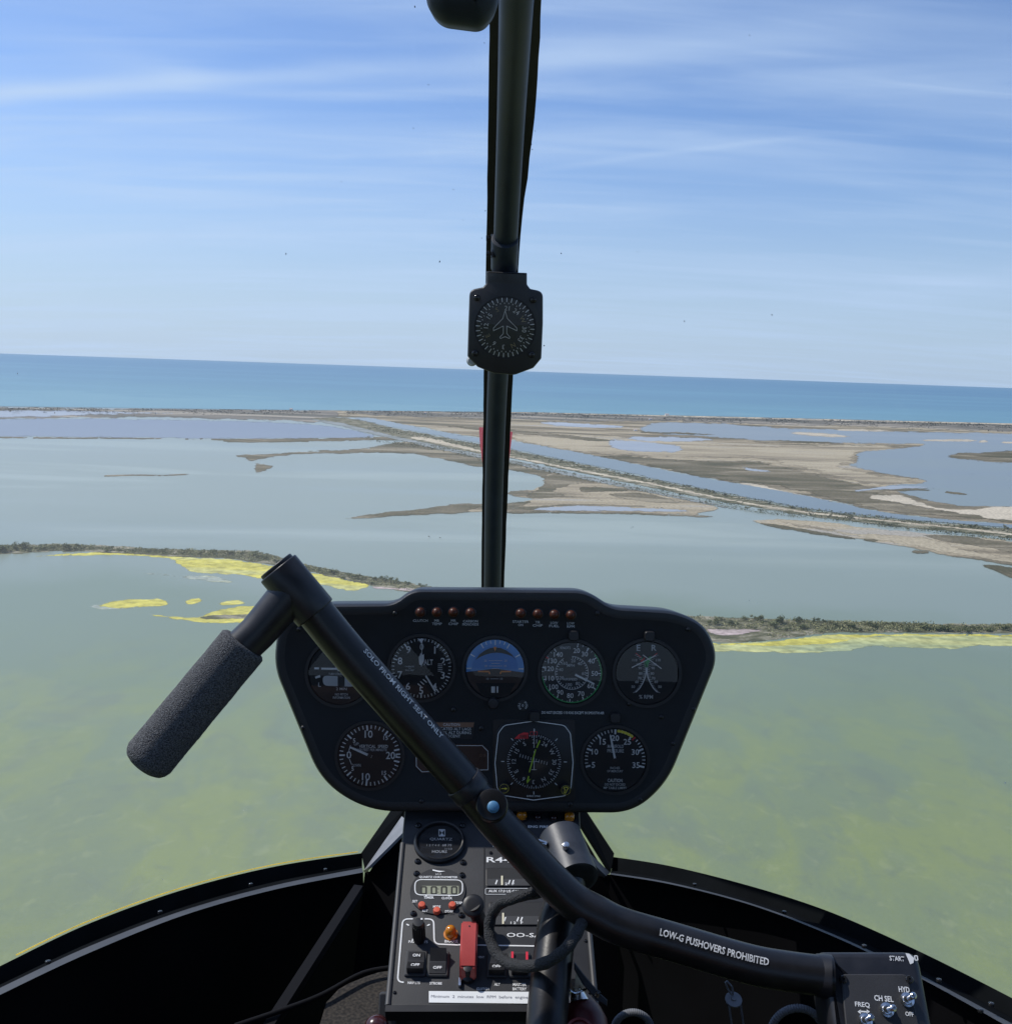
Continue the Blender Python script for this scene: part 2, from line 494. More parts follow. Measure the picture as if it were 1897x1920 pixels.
# --- altimeter
g = Gauge('altimeter', 790, 1253, 57, label='altimeter')
for k in range(50):
    big = k % 5 == 0
    g.m.tick(g.R * (.84 if big else .89), g.R * .98, k * 7.2, g.R * (.03 if big else .016), WH)
for k in range(10):
    if k in (0,): g.T('0', .70, 0, .21, GY)
    elif k == 4: g.T('4', .74, 144, .22)
    else: g.T(str(k), .74, k * 36, .24)
g.tx('ALT', 803, 1242, 10.5, WH, width=17)
g.tx('CALIBRATED', 768, 1250, 2.6, GY, width=17); g.tx('TO', 768, 1253.5, 2.4, GY); g.tx('20000 FEET', 768, 1257, 2.6, GY, width=17)
u, v = POD.uv(826, 1252)
g.m.poly([(u - .0035, v - .005), (u + .0035, v - .005), (u + .0035, v + .005), (u - .0035, v + .005)], DG, .0001)
for k in range(5): g.m.line((u - .003, v - .004 + .002 * k), (u + .002, v - .004 + .002 * k), .0005, WH, .0002)
for k in range(4):
    c0 = POD.uv(783 + k * 5, 1282 - k * 4); c1 = POD.uv(790 + k * 5, 1288 - k * 4)
    g.m.line(c0, c1, .0011, WH, .0002)
p0, p1, p2 = POD.uv(784, 1198), POD.uv(795, 1198), POD.uv(789.5, 1207)
g.m.poly([p0, p1, p2], WH, .0003)
g.done()
g.needle(1, 0, .9, .02, .02, lift=.0014)
mk = Marks(g.c, g.w + .0019)
pp = [POD.uv(*q) for q in ((789, 1224), (792.5, 1228), (795, 1226), (795, 1240), (791, 1247), (786, 1246), (785.5, 1232))]
stack(mk.bm, [Vector(q) for q in pp], [(0, mk.w), (0, mk.w + .0004)], 0)
obj('needle', finish(mk.bm, POD), [m_white], g.o)
g.needle(148, .28, .86, .05, .055, lift=.0024, hub=.06)
g.glass()

# --- attitude indicator
g = Gauge('attitude_indicator', 928, 1254, 55)
g.m.arc(0, g.R * .985, -97, 97, B2, 40, .0001)
g.m.arc(0, g.R * .97, 97, 263, BR, 40, .0001)
g.m.arc(0, g.R * .78, -90, 90, BL, 40, .0002)
sh = [g.m.pos(g.R * .80, a) for a in range(-76, 77, 8)]
g.m.poly([POD.uv(891, 1238)] + [POD.uv(891 + 10 * k, 1238 - 14 * math.sin(math.pi * k / 8) ** .8) for k in range(1, 8)] + [POD.uv(969, 1240)] + [POD.uv(969 - 10 * k, 1238 - 24 * math.sin(math.pi * k / 8) ** .8) for k in range(1, 8)], DL, .0003)
for a in (-90, -60, -30, 0, 30, 60, 90): g.m.tick(g.R * .80, g.R * .97, a, g.R * .03, WH, .0003)
for a in (-20, -10, 10, 20): g.m.tick(g.R * .86, g.R * .97, a, g.R * .022, WH, .0003)
for px0, px1, y in ((916, 942, 1239), (921, 937, 1244), (916, 942, 1249), (922, 936, 1254)):
    g.m.line(POD.uv(px0, y), POD.uv(px1, y), .0005, GY, .0004)
g.tx('20', 910, 1239, 4, GY, dw=.0004); g.tx('20', 948, 1239, 4, GY, dw=.0004); g.tx('10', 911, 1249, 4, GY, dw=.0004); g.tx('10', 947, 1249, 4, GY, dw=.0004)
g.tx('10', 914, 1273, 4, GY, dw=.0004); g.tx('10', 940, 1273, 4, GY, dw=.0004); g.m.line(POD.uv(919, 1273), POD.uv(935, 1273), .0005, GY, .0004)
g.m.poly([POD.uv(925, 1213), POD.uv(931, 1213), POD.uv(928, 1222)], OR, .0005)
for q in (((896, 1259), (917, 1259.5), (918, 1264)), ((938, 1264), (939, 1259.5), (958, 1259))):
    pts = [POD.uv(*x) for x in q]
    for a, b in zip(pts, pts[1:]): g.m.line(a, b, .0016, OR, .0006)
q = [POD.uv(*x) for x in ((892, 1281), (966, 1281), (952, 1308), (905, 1308))]
g.m.poly(q, DL, .0007)
g.done()
for (x0, x1) in ((921, 928), (931, 934)):
    bm = bmesh.new(); a = POD.uv(x0, 1287); b = POD.uv(x1, 1299)
    box(bm, ((a[0] + b[0]) / 2, (a[1] + b[1]) / 2, g.w + .0018), b[0] - a[0], a[1] - b[1], .001, bev=.0006)
    obj('pitch_tab', finish(bm, POD), m_white, g.o)
bm = bmesh.new(); u, v = POD.uv(925, 1318)
lathe(bm, [(.0062, 0), (.0062, .006), (.005, .0075), (0, .0078)], 20, 0, (u, v, PW + .001)); obj('cage_knob', finish(bm, POD), m_blk, g.o, smooth=40)
g.glass()

# --- airspeed indicator
g = Gauge('airspeed_indicator', 1072, 1262, 57, dial=DG)
for t, a in (('20', 11.6), ('30', 34), ('40', 58), ('50', 91), ('60', 124), ('70', 155.6), ('80', 183.5), ('90', 210.6), ('100', 232), ('110', 255.7), ('120', 280), ('130', 301), ('140', 323)):
    g.T(t, .75, a, .165); g.m.tick(g.R * .86, g.R * .99, a, g.R * .025, WH)
for k in range(31): g.m.tick(g.R * .92, g.R * .99, 11.6 + k * 11.2 * .93, g.R * .016, GY)
g.m.arc(g.R * .955, g.R * .99, 50, 262, GR, 60, .0002)
g.m.tick(g.R * .9, g.R, 301, g.R * .03, RD, .0003)
g.m.arc(g.R * .535, g.R * .55, 0, 330, WH, 60)
for k in range(34): g.m.tick(g.R * .47, g.R * .54, 3 + k * 9.7, g.R * .018, WH)
for t, a in (('20', 6), ('40', 40), ('60', 92), ('80', 150), ('100', 193), ('120', 245), ('140', 285), ('160', 322)): g.T(t, .40, a, .11, GY)
g.tx('KNOTS', 1060, 1215, 5, GY, width=19); g.tx('MPH', 1070, 1248, 5.6, GY, width=14); g.tx('AIRSPEED', 1069, 1274, 4.6, GY, width=26)
g.done(); g.needle(115.5, .12, .80, .07, .05, hub=.07); g.glass()

# --- dual tachometer
g = Gauge('dual_tachometer', 1213, 1262, 58)
g.tx('E', 1197, 1215, 11.5, GY); g.tx('R', 1226, 1215, 11.5, GY)
g.tx('% RPM', 1211, 1307, 7.5, GY, width=26)
def curve(side):
    return [POD.uv(1212 + side * dx, y) for dx, y in ((20, 1298), (13, 1291), (7, 1281), (2.5, 1270), (1, 1262), (1.2, 1252), (4, 1242), (10, 1233), (20, 1225))]
for sd in (-1, 1):
    c = curve(sd)
    for i, (a, b) in enumerate(zip(c, c[1:])): g.m.line(a, b, .0010, WH if i < 5 else (GR if i < 7 else RD), .0001 if sd < 0 else .0002)
    for i, (a, b) in enumerate(zip(c, c[1:])):
        for t in (0, .34, .67):
            p = Vector(a).lerp(Vector(b), t); g.m.line(p, p + Vector((sd * .0032, -.0008)), .0004, GY, .0003)
    for t, dx, y in (('50', 25, 1288), ('60', 18, 1279), ('70', 13, 1272), ('80', 11, 1263), ('90', 12, 1253), ('100', 14, 1246), ('110', 22, 1238)):
        g.tx(t, 1212 + sd * dx, y, 5, GY)
g.m.poly([POD.uv(1209, 1240), POD.uv(1218, 1231), POD.uv(1222, 1232), POD.uv(1213, 1249)], GR, .0004)
g.m.poly([POD.uv(1200, 1240), POD.uv(1208, 1233), POD.uv(1209, 1236), POD.uv(1203, 1242)], RD, .0004)
g.done()
for (a, b) in (((1184, 1252), (1229, 1229)), ((1240, 1254), (1205, 1228))):
    mk = Marks((0, 0), g.w + .0014); mk.line(POD.uv(*a), POD.uv(*b), .0009)
    obj('needle', finish(mk.bm, POD), m_white, g.o)
g.glass()

# --- turn coordinator (mostly behind the cyclic tube)
g = Gauge('turn_coordinator', 637, 1262, 58)
g.m.line(POD.uv(602, 1254), POD.uv(672, 1255), .0022, WH, .0002)
g.m.poly([POD.uv(628, 1250), POD.uv(646, 1250), POD.uv(640, 1259), POD.uv(634, 1259)], WH, .0002)
g.m.line(POD.uv(589, 1253.5), POD.uv(598, 1253.5), .0022, WH); g.m.line(POD.uv(591, 1271), POD.uv(600, 1268), .0024, WH)
g.m.line(POD.uv(676, 1253.5), POD.uv(685, 1253.5), .0022, WH); g.m.line(POD.uv(674, 1268), POD.uv(683, 1271), .0024, WH)
q = roundpoly([POD.uv(604, 1267), POD.uv(670, 1270), POD.uv(666, 1288), POD.uv(606, 1286)], .006)
g.m.poly(q, GY, .0002); g.m.poly([POD.uv(633, 1268), POD.uv(646, 1269), POD.uv(646, 1287), POD.uv(633, 1287)], DG, .0003)
g.tx('TURN COORDINATOR', 638, 1264, 4, GY, width=44); g.tx('L', 599, 1284, 8, GY); g.tx('R', 677, 1284, 8, GY)
g.tx('2 MIN', 640, 1292, 5, GY, width=20); g.tx('NO PITCH', 640, 1302.5, 4.6, GY, width=24); g.tx('INFORMATION', 640, 1308.5, 4.6, GY, width=32)
g.done(); g.glass()

# --- vertical speed
g = Gauge('vertical_speed_indicator', 693, 1417, 58, dial=DL)
for k in range(41):
    a = -90 + (k - 20) * 8.4; big = k % 5 == 0
    g.m.tick(g.R * (.80 if big else .86), g.R * .98, a, g.R * (.042 if big else .022), WH)
g.tx('10', 691, 1377, 14, WH, width=15); g.tx('10', 686, 1457, 14, WH, width=15); g.tx('20', 732, 1417, 14, WH, width=17)
g.tx('15', 723, 1384, 8, WH); g.tx('15', 720, 1450, 8, WH); g.tx('5', 664, 1389, 8, WH); g.tx('5', 661, 1442, 8, WH)
g.tx('0', 654, 1416, 14, WH); g.tx('UP', 668, 1395.5, 5.5, GY); g.tx('DOWN', 668, 1435.5, 5.5, GY, width=16)
g.tx('VERTICAL  SPEED', 700, 1400, 6, WH, width=54); g.tx('100 FEET PER MINUTE', 698, 1406.5, 5, GY, width=54)
g.m.line(POD.uv(654, 1408), POD.uv(657, 1398), .0007, WH); g.m.line(POD.uv(655, 1424), POD.uv(659, 1434), .0007, WH)
for a in (87, 93): g.m.tick(g.R * .84, g.R * .99, a, g.R * .03, WH)
g.m.line(g.m.pos(g.R * .86, 87), g.m.pos(g.R * .86, 93), .001, WH)
g.done(); g.needle(293, -.08, .66, .085, .06, lift=.0014, hub=.07); g.glass()

# --- manifold pressure
g = Gauge('manifold_pressure_gauge', 1153, 1425, 58)
for t, a in (('5', -104), ('10', -69), ('15', -35), ('20', 0), ('25', 34), ('30', 69), ('35', 104)):
    g.T(t, .70 if len(t) > 1 else .72, a, .19); g.m.tick(g.R * .82, g.R * .98, a, g.R * .045, WH)
for k in range(31): g.m.tick(g.R * .88, g.R * .98, -104 + k * 208 / 30, g.R * .02, WH)
g.m.arc(g.R * .89, g.R * .97, 4, 38, YE, 8, .0001); g.m.tick(g.R * .84, g.R * .98, 41, g.R * .035, RD, .0002)
g.tx('MANIFOLD', 1154, 1400, 6.5, GY, width=30); g.tx('PRESSURE', 1154, 1408.5, 6.5, GY, width=31)
g.tx('INCHES', 1153, 1440.5, 4.4, GY, width=18); g.tx('OF MERCURY', 1153, 1446.5, 4.4, GY, width=30)
g.tx('CAUTION', 1153, 1464, 6.5, WH, width=28); g.tx('DO NOT EXCEED', 1153, 1471.5, 4.6, GY, width=39); g.tx('MP TABLE LIMITS', 1153, 1478, 4.6, GY, width=43)
g.done(); g.needle(-11.5, -.05, .80, .075, .05, lift=.0014, hub=.06); g.glass()

# --- course indicator with squared bezel
g = Gauge('course_indicator', 1001, 1428, 52)
def sqo(k=1.0):
    c = POD.uv(1001, 1426)
    pts = [(934, 1375), (945, 1360), (1000, 1352), (1058, 1360), (1069, 1375), (1074, 1430), (1070, 1478), (1060, 1492), (1000, 1500), (942, 1491), (932, 1478), (928, 1430)]
    return roundpoly([Vector(c) + (Vector(POD.uv(*p)) - Vector(c)) * k for p in pts], .008, 4)
o1 = sqo(1.0)
stack(g.m.bm, sqo(1.05), [(0, -.0002), (0, .0012), (.001, .0018)], BZ)
g.m.outline(o1, .0008, WH, dw=.0017)
g.m.disc(g.R, DL, 48, .0016)
D = .0018
for k in range(72):
    a = 25 + k * 5
    g.m.tick(g.R * (.86 if k % 2 == 0 else .91), g.R * .97, a, g.R * .022, GY, D)
for t, a in (('21', 0), ('24', 30), ('W', 60), ('30', 90), ('33', 120), ('N', 150), ('3', 180), ('6', 210), ('E', 240), ('12', 270), ('15', 300), ('S', 330)):
    p = g.m.pos(g.R * .73, a + 1); g.m.text(t, p[0], p[1], .15 * g.R, WH, a, None, 0, D)
for a in range(0, 360, 45): g.m.tick(g.R * 1.07, g.R * 1.18, a, g.R * .022, GY, D)
g.m.line(POD.uv(1001, 1366), POD.uv(1001, 1402), .0008, WH, D)
g.m.line(POD.uv(1001, 1408), POD.uv(1001, 1444), .0008, WH, D); g.m.line(POD.uv(991, 1428), POD.uv(1011, 1428), .0006, WH, D); g.m.line(POD.uv(996, 1443), POD.uv(1006, 1443), .0006, WH, D)
for k in range(-5, 6):
    if k: 
        x, y = 1000 + k * 5, 1424 + k * 1.5
        g.m.line(POD.uv(x + .6, y - 3), POD.uv(x - .6, y + 3), .0008, GY, D)
g.m.poly([POD.uv(*p) for p in ((964, 1385), (972, 1377), (982, 1373), (990.5, 1374), (990.5, 1385))], RD, D + .0002)
g.tx('NAV', 981, 1380, 6, BR, width=13, dw=D + .0004)
for x in (997, 1004): g.m.outline([Vector(POD.uv(x - 3, 1372)), Vector(POD.uv(x + 3, 1372)), Vector(POD.uv(x + 3, 1378)), Vector(POD.uv(x - 3, 1378))], .0005, RD, dw=D + .0001)
g.tx('GYRO SYNC', 1000, 1492.5, 3.2, GY, width=26, dw=D)
g.bezel = lambda *a, **k: None
g.done()
lift = .0024
def seg(a, b, w, nm='course_pointer'):
    pass
mk = Marks((0, 0), g.w + lift)
for a, b, wd in (((1012, 1388), (1006, 1402), .0015), ((1004, 1405), (992, 1448), .0014), ((991, 1455), (989, 1463), .0015)): mk.line(POD.uv(*a), POD.uv(*b), wd)
mk.poly([POD.uv(987, 1463), POD.uv(995, 1460), POD.uv(988, 1469)])
obj('course_pointer', finish(mk.bm, POD), m_lime, g.o)
for nm, (x, y), sh in (('course_knob', (945, 1476), 'a'), ('heading_knob', (1060, 1479), 'b')):
    bm = bmesh.new(); u, v = POD.uv(x, y); R = 9.5 * s
    lathe(bm, [(R, 0), (R, .006), (R * .9, .0068), (R * .86, .0068), (0, .0066)], 24, 0, (u, v, PW + .001), mis=[0, 0, 1, 0])
    mk = Marks((u, v), PW + .0082); mk.bm.free(); mk.bm = bm
    if sh == 'a':
        mk.line((u - .0032, v), (u + .001, v), .0007, 2); mk.poly([(u + .001, v + .0014), (u + .001, v - .0014), (u + .0036, v)], 2)
    else:
        q = [(-.002, -.003), (-.0005, -.0034), (.0016, .0012), (.0028, .0018), (.001, .0036), (-.0022, .0032), (-.0024, .002), (-.0008, .001)]
        mk.outline([Vector((u + a, v + b)) for a, b in q], .0006, 2)
    obj(nm, finish(bm, POD), [m_blk, m_yel, m_yel], g.o, smooth=40)
g.glass()

# --- warning lights along the top
for x, l1, l2, y in ((788, 'CLUTCH', '', 1148), (819, 'MR', 'TEMP', 1148), (850, 'MR', 'CHIP', 1148), (882, 'CARBON', 'MONOXIDE', 1149), (976, 'STARTER', 'ON', 1150), (1008, 'TR', 'CHIP', 1151), (1039, 'LOW', 'FUEL', 1152), (1070, 'LOW', 'RPM', 1153)):
    bm = bmesh.new(); u, v = POD.uv(x, y); r = 9 * s
    lathe(bm, [(r * 1.18, 0), (r * 1.18, .0015), (r, .002), (r * .96, .004), (r * .7, .0062), (r * .35, .0074), (0, .0077)], 20, 0, (u, v, PW), mis=[1, 1, 0, 0, 0, 0])
    obj('warning_light', finish(bm, POD), [m_lensr, m_blk], panel, smooth=40)
    mk = Marks((0, 0), PW + .0003)
    for t, yy in ((l1, y + 16), (l2, y + 22)):
        if t:
            u, v = POD.uv(x, yy); mk.text(t, u, v, 4.6 * s, 0, -.4, min(30, 4.6 * len(t)) * s)
    obj('light_caption', finish(mk.bm, POD), m_grey, panel)

# --- placards and captions
mk = Marks((0, 0), PW + .0003)
def ptx(st, x, y, h, wd, mi=0, rot=0): 
    u, v = POD.uv(x, y); mk.text(st, u, v, h * s, mi, rot, wd * s)
ptx('DO NOT EXCEED 110 KIAS EXCEPT IN SMOOTH AIR', 1074, 1337, 5, 117)
obj('speed_caption', finish(mk.bm, POD), m_white, panel)
bm = bmesh.new()
q = [Vector(POD.uv(*p)) for p in ((800, 1353), (891, 1353), (886, 1386), (800, 1386))]
stack(bm, q, [(0, PW), (0, PW + .0006)], 0)
mk = Marks((0, 0), PW + .0009); mk.bm.free(); mk.bm = bm
mk.poly([POD.uv(804, 1355), POD.uv(889, 1355), POD.uv(887, 1364), POD.uv(804, 1364)], 2, -.0001)
for t, y, wd in (('CAUTION:', 1359, 32), ('INDICATED ALT LAGS', 1367, 72), ('ACTUAL ALT DURING', 1374, 72), ('DESCENT', 1380.5, 32)): ptx(t, 847, y, 5.2, wd, 1)
obj('caution_placard', finish(bm, POD), [m_dial, m_grey, m_brown], panel)
bm = bmesh.new()
q = roundpoly([POD.uv(778, 1396), POD.uv(905, 1396), POD.uv(917, 1408), POD.uv(917, 1446), POD.uv(790, 1450), POD.uv(778, 1438)], .001, 2)
stack(bm, q, [(0, PW), (0, PW + .0008)], 0)
mk = Marks((0, 0), PW + .0010); mk.bm.free(); mk.bm = bm
mk.outline([Vector(p) for p in inset(q, .0014)], .0006, 1)
ptx('CLOCK', 905, 1417, 5, 12, 2)
obj('annunciator_window', finish(bm, POD), [m_winbrown, m_grey, m_brown], panel)
bm = bmesh.new(); u, v = POD.uv(980, 1323)
lathe(bm, [(10 * s, 0), (10 * s, .0008), (0, .001)], 24, 0, (u, v, PW))
mk = Marks((u, v), PW + .0013); mk.bm.free(); mk.bm = bm
for i, ch in enumerate('PULL'): 
    p = mk.pos(7.3 * s, -140 + i * 28); mk.text(ch, p[0], p[1], 4 * s, 1, -140 + i * 28 + 0)
for i, ch in enumerate('PUSH'):
    p = mk.pos(7.3 * s, 40 + i * 28); mk.text(ch, p[0], p[1], 4 * s, 1, 40 + i * 28)
mk.text('0', u, v, 5 * s, 1)
obj('cage_placard', finish(bm, POD), [m_blk, m_grey], panel)
for x, y in ((1075, 1191), (1217, 1192), (1002, 1342), (1153, 1345)):   # small light posts above dials
    bm = bmesh.new(); u, v = POD.uv(x, y)
    q = roundpoly([(u - 10 * s, v - 10 * s), (u + 10 * s, v - 10 * s), (u + 10 * s, v + 9 * s), (u - 10 * s, v + 9 * s)], 6 * s, 4)
    stack(bm, q, [(0, PW), (0, PW + .005), (.001, PW + .0065)], 0)
    obj('post_light', finish(bm, POD), m_blk, panel, smooth=40)
for x, y in ((850, 1331), (902, 1366), (1180, 1320), (1240, 1345), (1300, 1330), (760, 1360), (568, 1365), (790, 1503), (1069, 1509), (1200, 1500), (1262, 1395), (560, 1180), (1290, 1180), (740, 1150), (1120, 1150)):
    screw(POD, x, y, 4.5 * s, PW, panel, m_blk)
# squared plate behind the course indicator
bm = bmesh.new()
stack(bm, roundpoly([POD.uv(*p) for p in ((924, 1350), (1078, 1350), (1078, 1503), (924, 1503))], .003, 3), [(0, PW - .0004), (0, PW + .0002)], 0)
obj('mounting_plate', finish(bm, POD), m_blk, panel)

# ================================================================== centre pedestal
T_ = (F * .859 + UP * .513).normalized()
CON = Plane(W(922, 1590, 1.10), Ux, Ux.cross(T_))
sc_ = CON.s
console = thing('centre_pedestal', 'charcoal pedestal of switches and small gauges below the dial pod', 'control pedestal', CON.at(925, 1860, -.2))
def cuv(x, y): return Vector(CON.uv(x, y))
face_px = [(726, 1889), (1118, 1889), (1090, 1590), (1086, 1500), (760, 1500), (752, 1585)]
fp = [cuv(*p) for p in face_px]
bm = bmesh.new()
stack(bm, fp, [(0, -.26), (0, -.003), (.0012, -.0008), (.003, 0)], 1, top_mi=0)
obj('pedestal_body', finish(bm, CON), [m_con, m_conside], console, smooth=30)
# left and right folded edges
for (a, b) in (((755, 1582), (727, 1886)), ((1091, 1590), (1117, 1886))):
    bm = bmesh.new(); pa, pb = cuv(*a), cuv(*b)
    cyl(bm, (pa.x, pa.y, -.0005), (pb.x, pb.y, -.0005), .0028, 10)
    obj('edge_trim', finish(bm, CON), m_flange, console, smooth=60)
bm = bmesh.new()
q = [cuv(723, 1888), cuv(1120, 1888), cuv(1121, 1900), cuv(722, 1900)]
stack(bm, q, [(0, -.012), (0, .0022)], 0)
obj('lower_lip', finish(bm, CON), m_blk, console)
# vertical lower front
LOW = Plane(W(880, 1900, .955), Ux, -F * .95 + UP * .3)
bm = bmesh.new()
q = [Vector(LOW.uv(*p)) for p in ((728, 1897), (1115, 1897), (1120, 2300), (715, 2300))]
stack(bm, q, [(0, -.10), (0, -.006)], 0)
q = [Vector(LOW.uv(*p)) for p in ((782, 1897), (1100, 1897), (1100, 2250), (770, 2250), (770, 1908))]
stack(bm, q, [(0, -.006), (0, -.003), (.001, -.002)], 1)
obj('lower_cover', finish(bm, LOW), [m_conside, m_con], console)
# hinge line between left and right plates
mk = Marks((0, 0), .0004); mk.line(cuv(908, 1590), cuv(907, 1760), .0012)
obj('panel_seam', finish(mk.bm, CON), m_blk, console)

CM = [m_white, m_blk, m_con, m_grey, m_red, m_lcd, m_lcdk, m_lcddig, m_dial, m_dgrey, m_ptext, m_placard]
def kx(x, y): return (cuv(x + .5, y) - cuv(x - .5, y)).length      # metres per pixel across
def ky(x, y): return (cuv(x, y + .5) - cuv(x, y - .5)).length
def ctx(mk, st, x, y, h, wd, mi=0, rot=0, bold=0.0, dw=0):
    u, v = cuv(x, y); mk.text(st, u, v, h * ky(x, y), mi, rot, wd * kx(x, y), bold, dw)

# hour meter
bm = bmesh.new(); c = cuv(824, 1582); R = 48 * kx(824, 1582)
lathe(bm, [(R, 0), (R, .004), (R * .93, .0062), (R * .88, .0058), (R * .84, .002), (0, .0015)], 48, 1, (c.x, c.y, 0), mis=[1, 1, 1, 1, 8])
mk = Marks((c.x, c.y), .0024); mk.bm.free(); mk.bm = bm
q = [cuv(823, 1558.5), cuv(834, 1558.5), cuv(834, 1571), cuv(823, 1571)]
mk.outline(q, .0008, 0)
mk.poly([q[0], q[1], ((q[0] + q[2]) / 2)], 0, -.0001); mk.poly([q[3], q[2], ((q[0] + q[2]) / 2)], 0, -.0001)
ctx(mk, 'QUARTZ', 827, 1577, 5.5, 42); ctx(mk, '1 2 7 4 8', 812, 1588, 4, 24, 3); ctx(mk, '68 79', 838, 1588, 4.5, 17, 0); ctx(mk, '1/10', 841, 1595, 4, 13, 3); ctx(mk, 'HOURS', 824, 1600, 5, 28, 0, 0, .02)
o = obj('hour_meter', finish(bm, CON), CM, console, smooth=40)
bm = bmesh.new(); lathe(bm, [(R * .85, .0045), (0, .0049)], 40, 0, (c.x, c.y, 0)); obj('glass_cover', finish(bm, CON), m_glass, o)
for x, y in ((784, 1549), (867, 1549), (783, 1616), (868, 1618), (781, 1639), (866, 1642), (775, 1714), (865, 1717)):
    screw(CON, x, y, 6.2 * kx(x, y), 0, console)

# chronometer
bm = bmesh.new(); c = cuv(821, 1672); R = 52 * kx(821, 1672)
lathe(bm, [(R, 0), (R, .0012), (R * .985, .0016), (0, .0016)], 56, 1, (c.x, c.y, 0), mis=[1, 1, 2])
mk = Marks((c.x, c.y), .0022); mk.bm.free(); mk.bm = bm
q = roundpoly([cuv(778, 1652), cuv(867, 1653), cuv(867, 1682), cuv(778, 1681)], 13 * kx(820, 1670), 6)
mk.poly(q, 6, -.0002); mk.outline(q, .0011, 0)
mk.poly([cuv(791, 1664), cuv(860, 1664), cuv(860, 1679.5), cuv(789, 1679.5)], 5, -.0001)
def digit(x0):
    x1, y0, y1, ym = x0 + 9, 1666, 1679, 1672.5
    for a, b in (((x0, y0), (x1, y0)), ((x0, y1), (x1, y1)), ((x0, y0), (x0, ym)), ((x1, y0), (x1, ym)), ((x0, ym), (x0, y1)), ((x1, ym), (x1, y1))):
        mk.line(cuv(*a), cuv(*b), .0017, 7)
for x0 in (790, 809, 828, 847): digit(x0)
for y in (1670, 1676): mk.line(cuv(821.5, y - .8), cuv(821.5, y + .8), .001, 7)
ctx(mk, 'QUARTZ CHRONOMETER', 822, 1648, 4.5, 72, 0, 0, .02); ctx(mk, 'LC-2', 822, 1642, 3.4, 10)
mk.poly([cuv(811, 1633), cuv(822, 1635.5), cuv(835, 1636.5), cuv(824, 1638.5), cuv(811, 1635.5)], 0)
for t, x, y, wd in (('TIMER', 804, 1686, 19), ('CLOCK', 838, 1687, 20), ('SET', 778, 1693, 10), ('ST/SP', 859, 1696, 15), ('MODE', 819, 1703, 14), ('RST', 797, 1711, 10), ('DT/AV', 842, 1712, 15)): ctx(mk, t, x, y, 4.6, wd, 0, 0, .02)
for x in (799, 842): mk.poly([cuv(x - 2, 1684), cuv(x + 2, 1684), cuv(x, 1680)], 0, .0001)
ch = obj('chronometer', finish(bm, CON), CM, console, smooth=40)
for x, y in ((791, 1702), (819, 1712), (848, 1702)):
    bm = bmesh.new(); c = cuv(x, y); r = 6.8 * kx(x, y)
    lathe(bm, [(r, .001), (r, .0045), (r * .85, .0056), (0, .006)], 20, 0, (c.x, c.y, 0)); obj('button', finish(bm, CON), m_redbtn, ch, smooth=40)

# painted lines and captions
mk = Marks((0, 0), .0005)
def pl(pts, wd=.0014, rad=10):
    P = [cuv(*p) for p in pts]
    out = [P[0]]
    for i in range(1, len(P) - 1):
        a, b, c2 = P[i - 1], P[i], P[i + 1]; d = rad * sc_
        p1 = b + (a - b).normalized() * d; p2 = b + (c2 - b).normalized() * d
        out += [p1 * (1 - t) ** 2 + b * 2 * t * (1 - t) + p2 * t * t for t in (0, .2, .4, .6, .8, 1)]
    out.append(P[-1]); mk.outline(out, wd, 0, closed=False)
pl([(757, 1843), (745, 1843), (755, 1724), (774, 1724)]); pl([(796, 1724), (813, 1724), (814, 1771), (860, 1773)])
mk.line(cuv(858, 1772.5), cuv(1010, 1775), .0014, 0)
obj('border_line', finish(mk.bm, CON), m_white, console)
mk = Marks((0, 0), .0005)
for t, x, y, h, wd in (('PANEL LTS', 784, 1767, 5, 36), ('BRAKE', 846, 1766, 5, 25), ('NAV LTS', 776, 1844, 5, 23), ('STROBE', 817, 1845, 5, 23), ('CLUTCH', 905, 1855.5, 5, 23), ('ALT', 932, 1847, 5, 11), ('MASTER', 974, 1847.5, 5.5, 25), ('BATTERY', 974, 1855.5, 5.5, 26), ('VENT', 902, 1796, 4, 12), ('ENG FIRE', 1009, 1551, 4.5, 38), ('GOV OFF', 1071, 1551, 4.5, 26), ('VALVE', 934, 1587, 5, 24)):
    ctx(mk, t, x, y, h, wd, 0, 0, .02); obj('caption', finish(mk.bm, CON), m_white, console); mk = Marks((0, 0), .0005)
ctx(mk, 'R44', 935, 1613, 10, 46, 0, 0, .015); obj('caption', finish(mk.bm, CON), m_white, console); mk = Marks((0, 0), .0005)
ctx(mk, 'OO-SAL', 988, 1754.5, 8, 76, 0, 0, .012); obj('caption', finish(mk.bm, CON), m_white, console); mk = Marks((0, 0), .0005)
for a in (-60, 60, 200):
    p = cuv(783, 1745) + Vector((math.sin(R_(a)), math.cos(R_(a)))) * .0105; q2 = cuv(783, 1745) + Vector((math.sin(R_(a)), math.cos(R_(a)))) * .0135
    mk.line(p, q2, .0014, 0)
obj('dimmer_marks', finish(mk.bm, CON), m_white, console)

# panel light knob
bm = bmesh.new(); c = cuv(786, 1762); r = 11 * kx(786, 1760)
lathe(bm, [(r * 1.05, 0), (r * 1.05, .003), (r, .004), (r * .96, .024), (r * .85, .0265), (0, .027)], 24, 0, (c.x, c.y, 0))
for k in range(16):
    a = 2 * math.pi * k / 16; box(bm, (c.x + r * math.cos(a), c.y + r * math.sin(a), .013), .0012, .0012, .018)
o = obj('dimmer_knob', finish(bm, CON), m_blk, console, smooth=40)
mk = Marks((0, 0), .0273); mk.disc(.0011, 0, 10, 0, (c.x + .003, c.y + .003)); obj('index_dot', finish(mk.bm, CON), m_white, o)
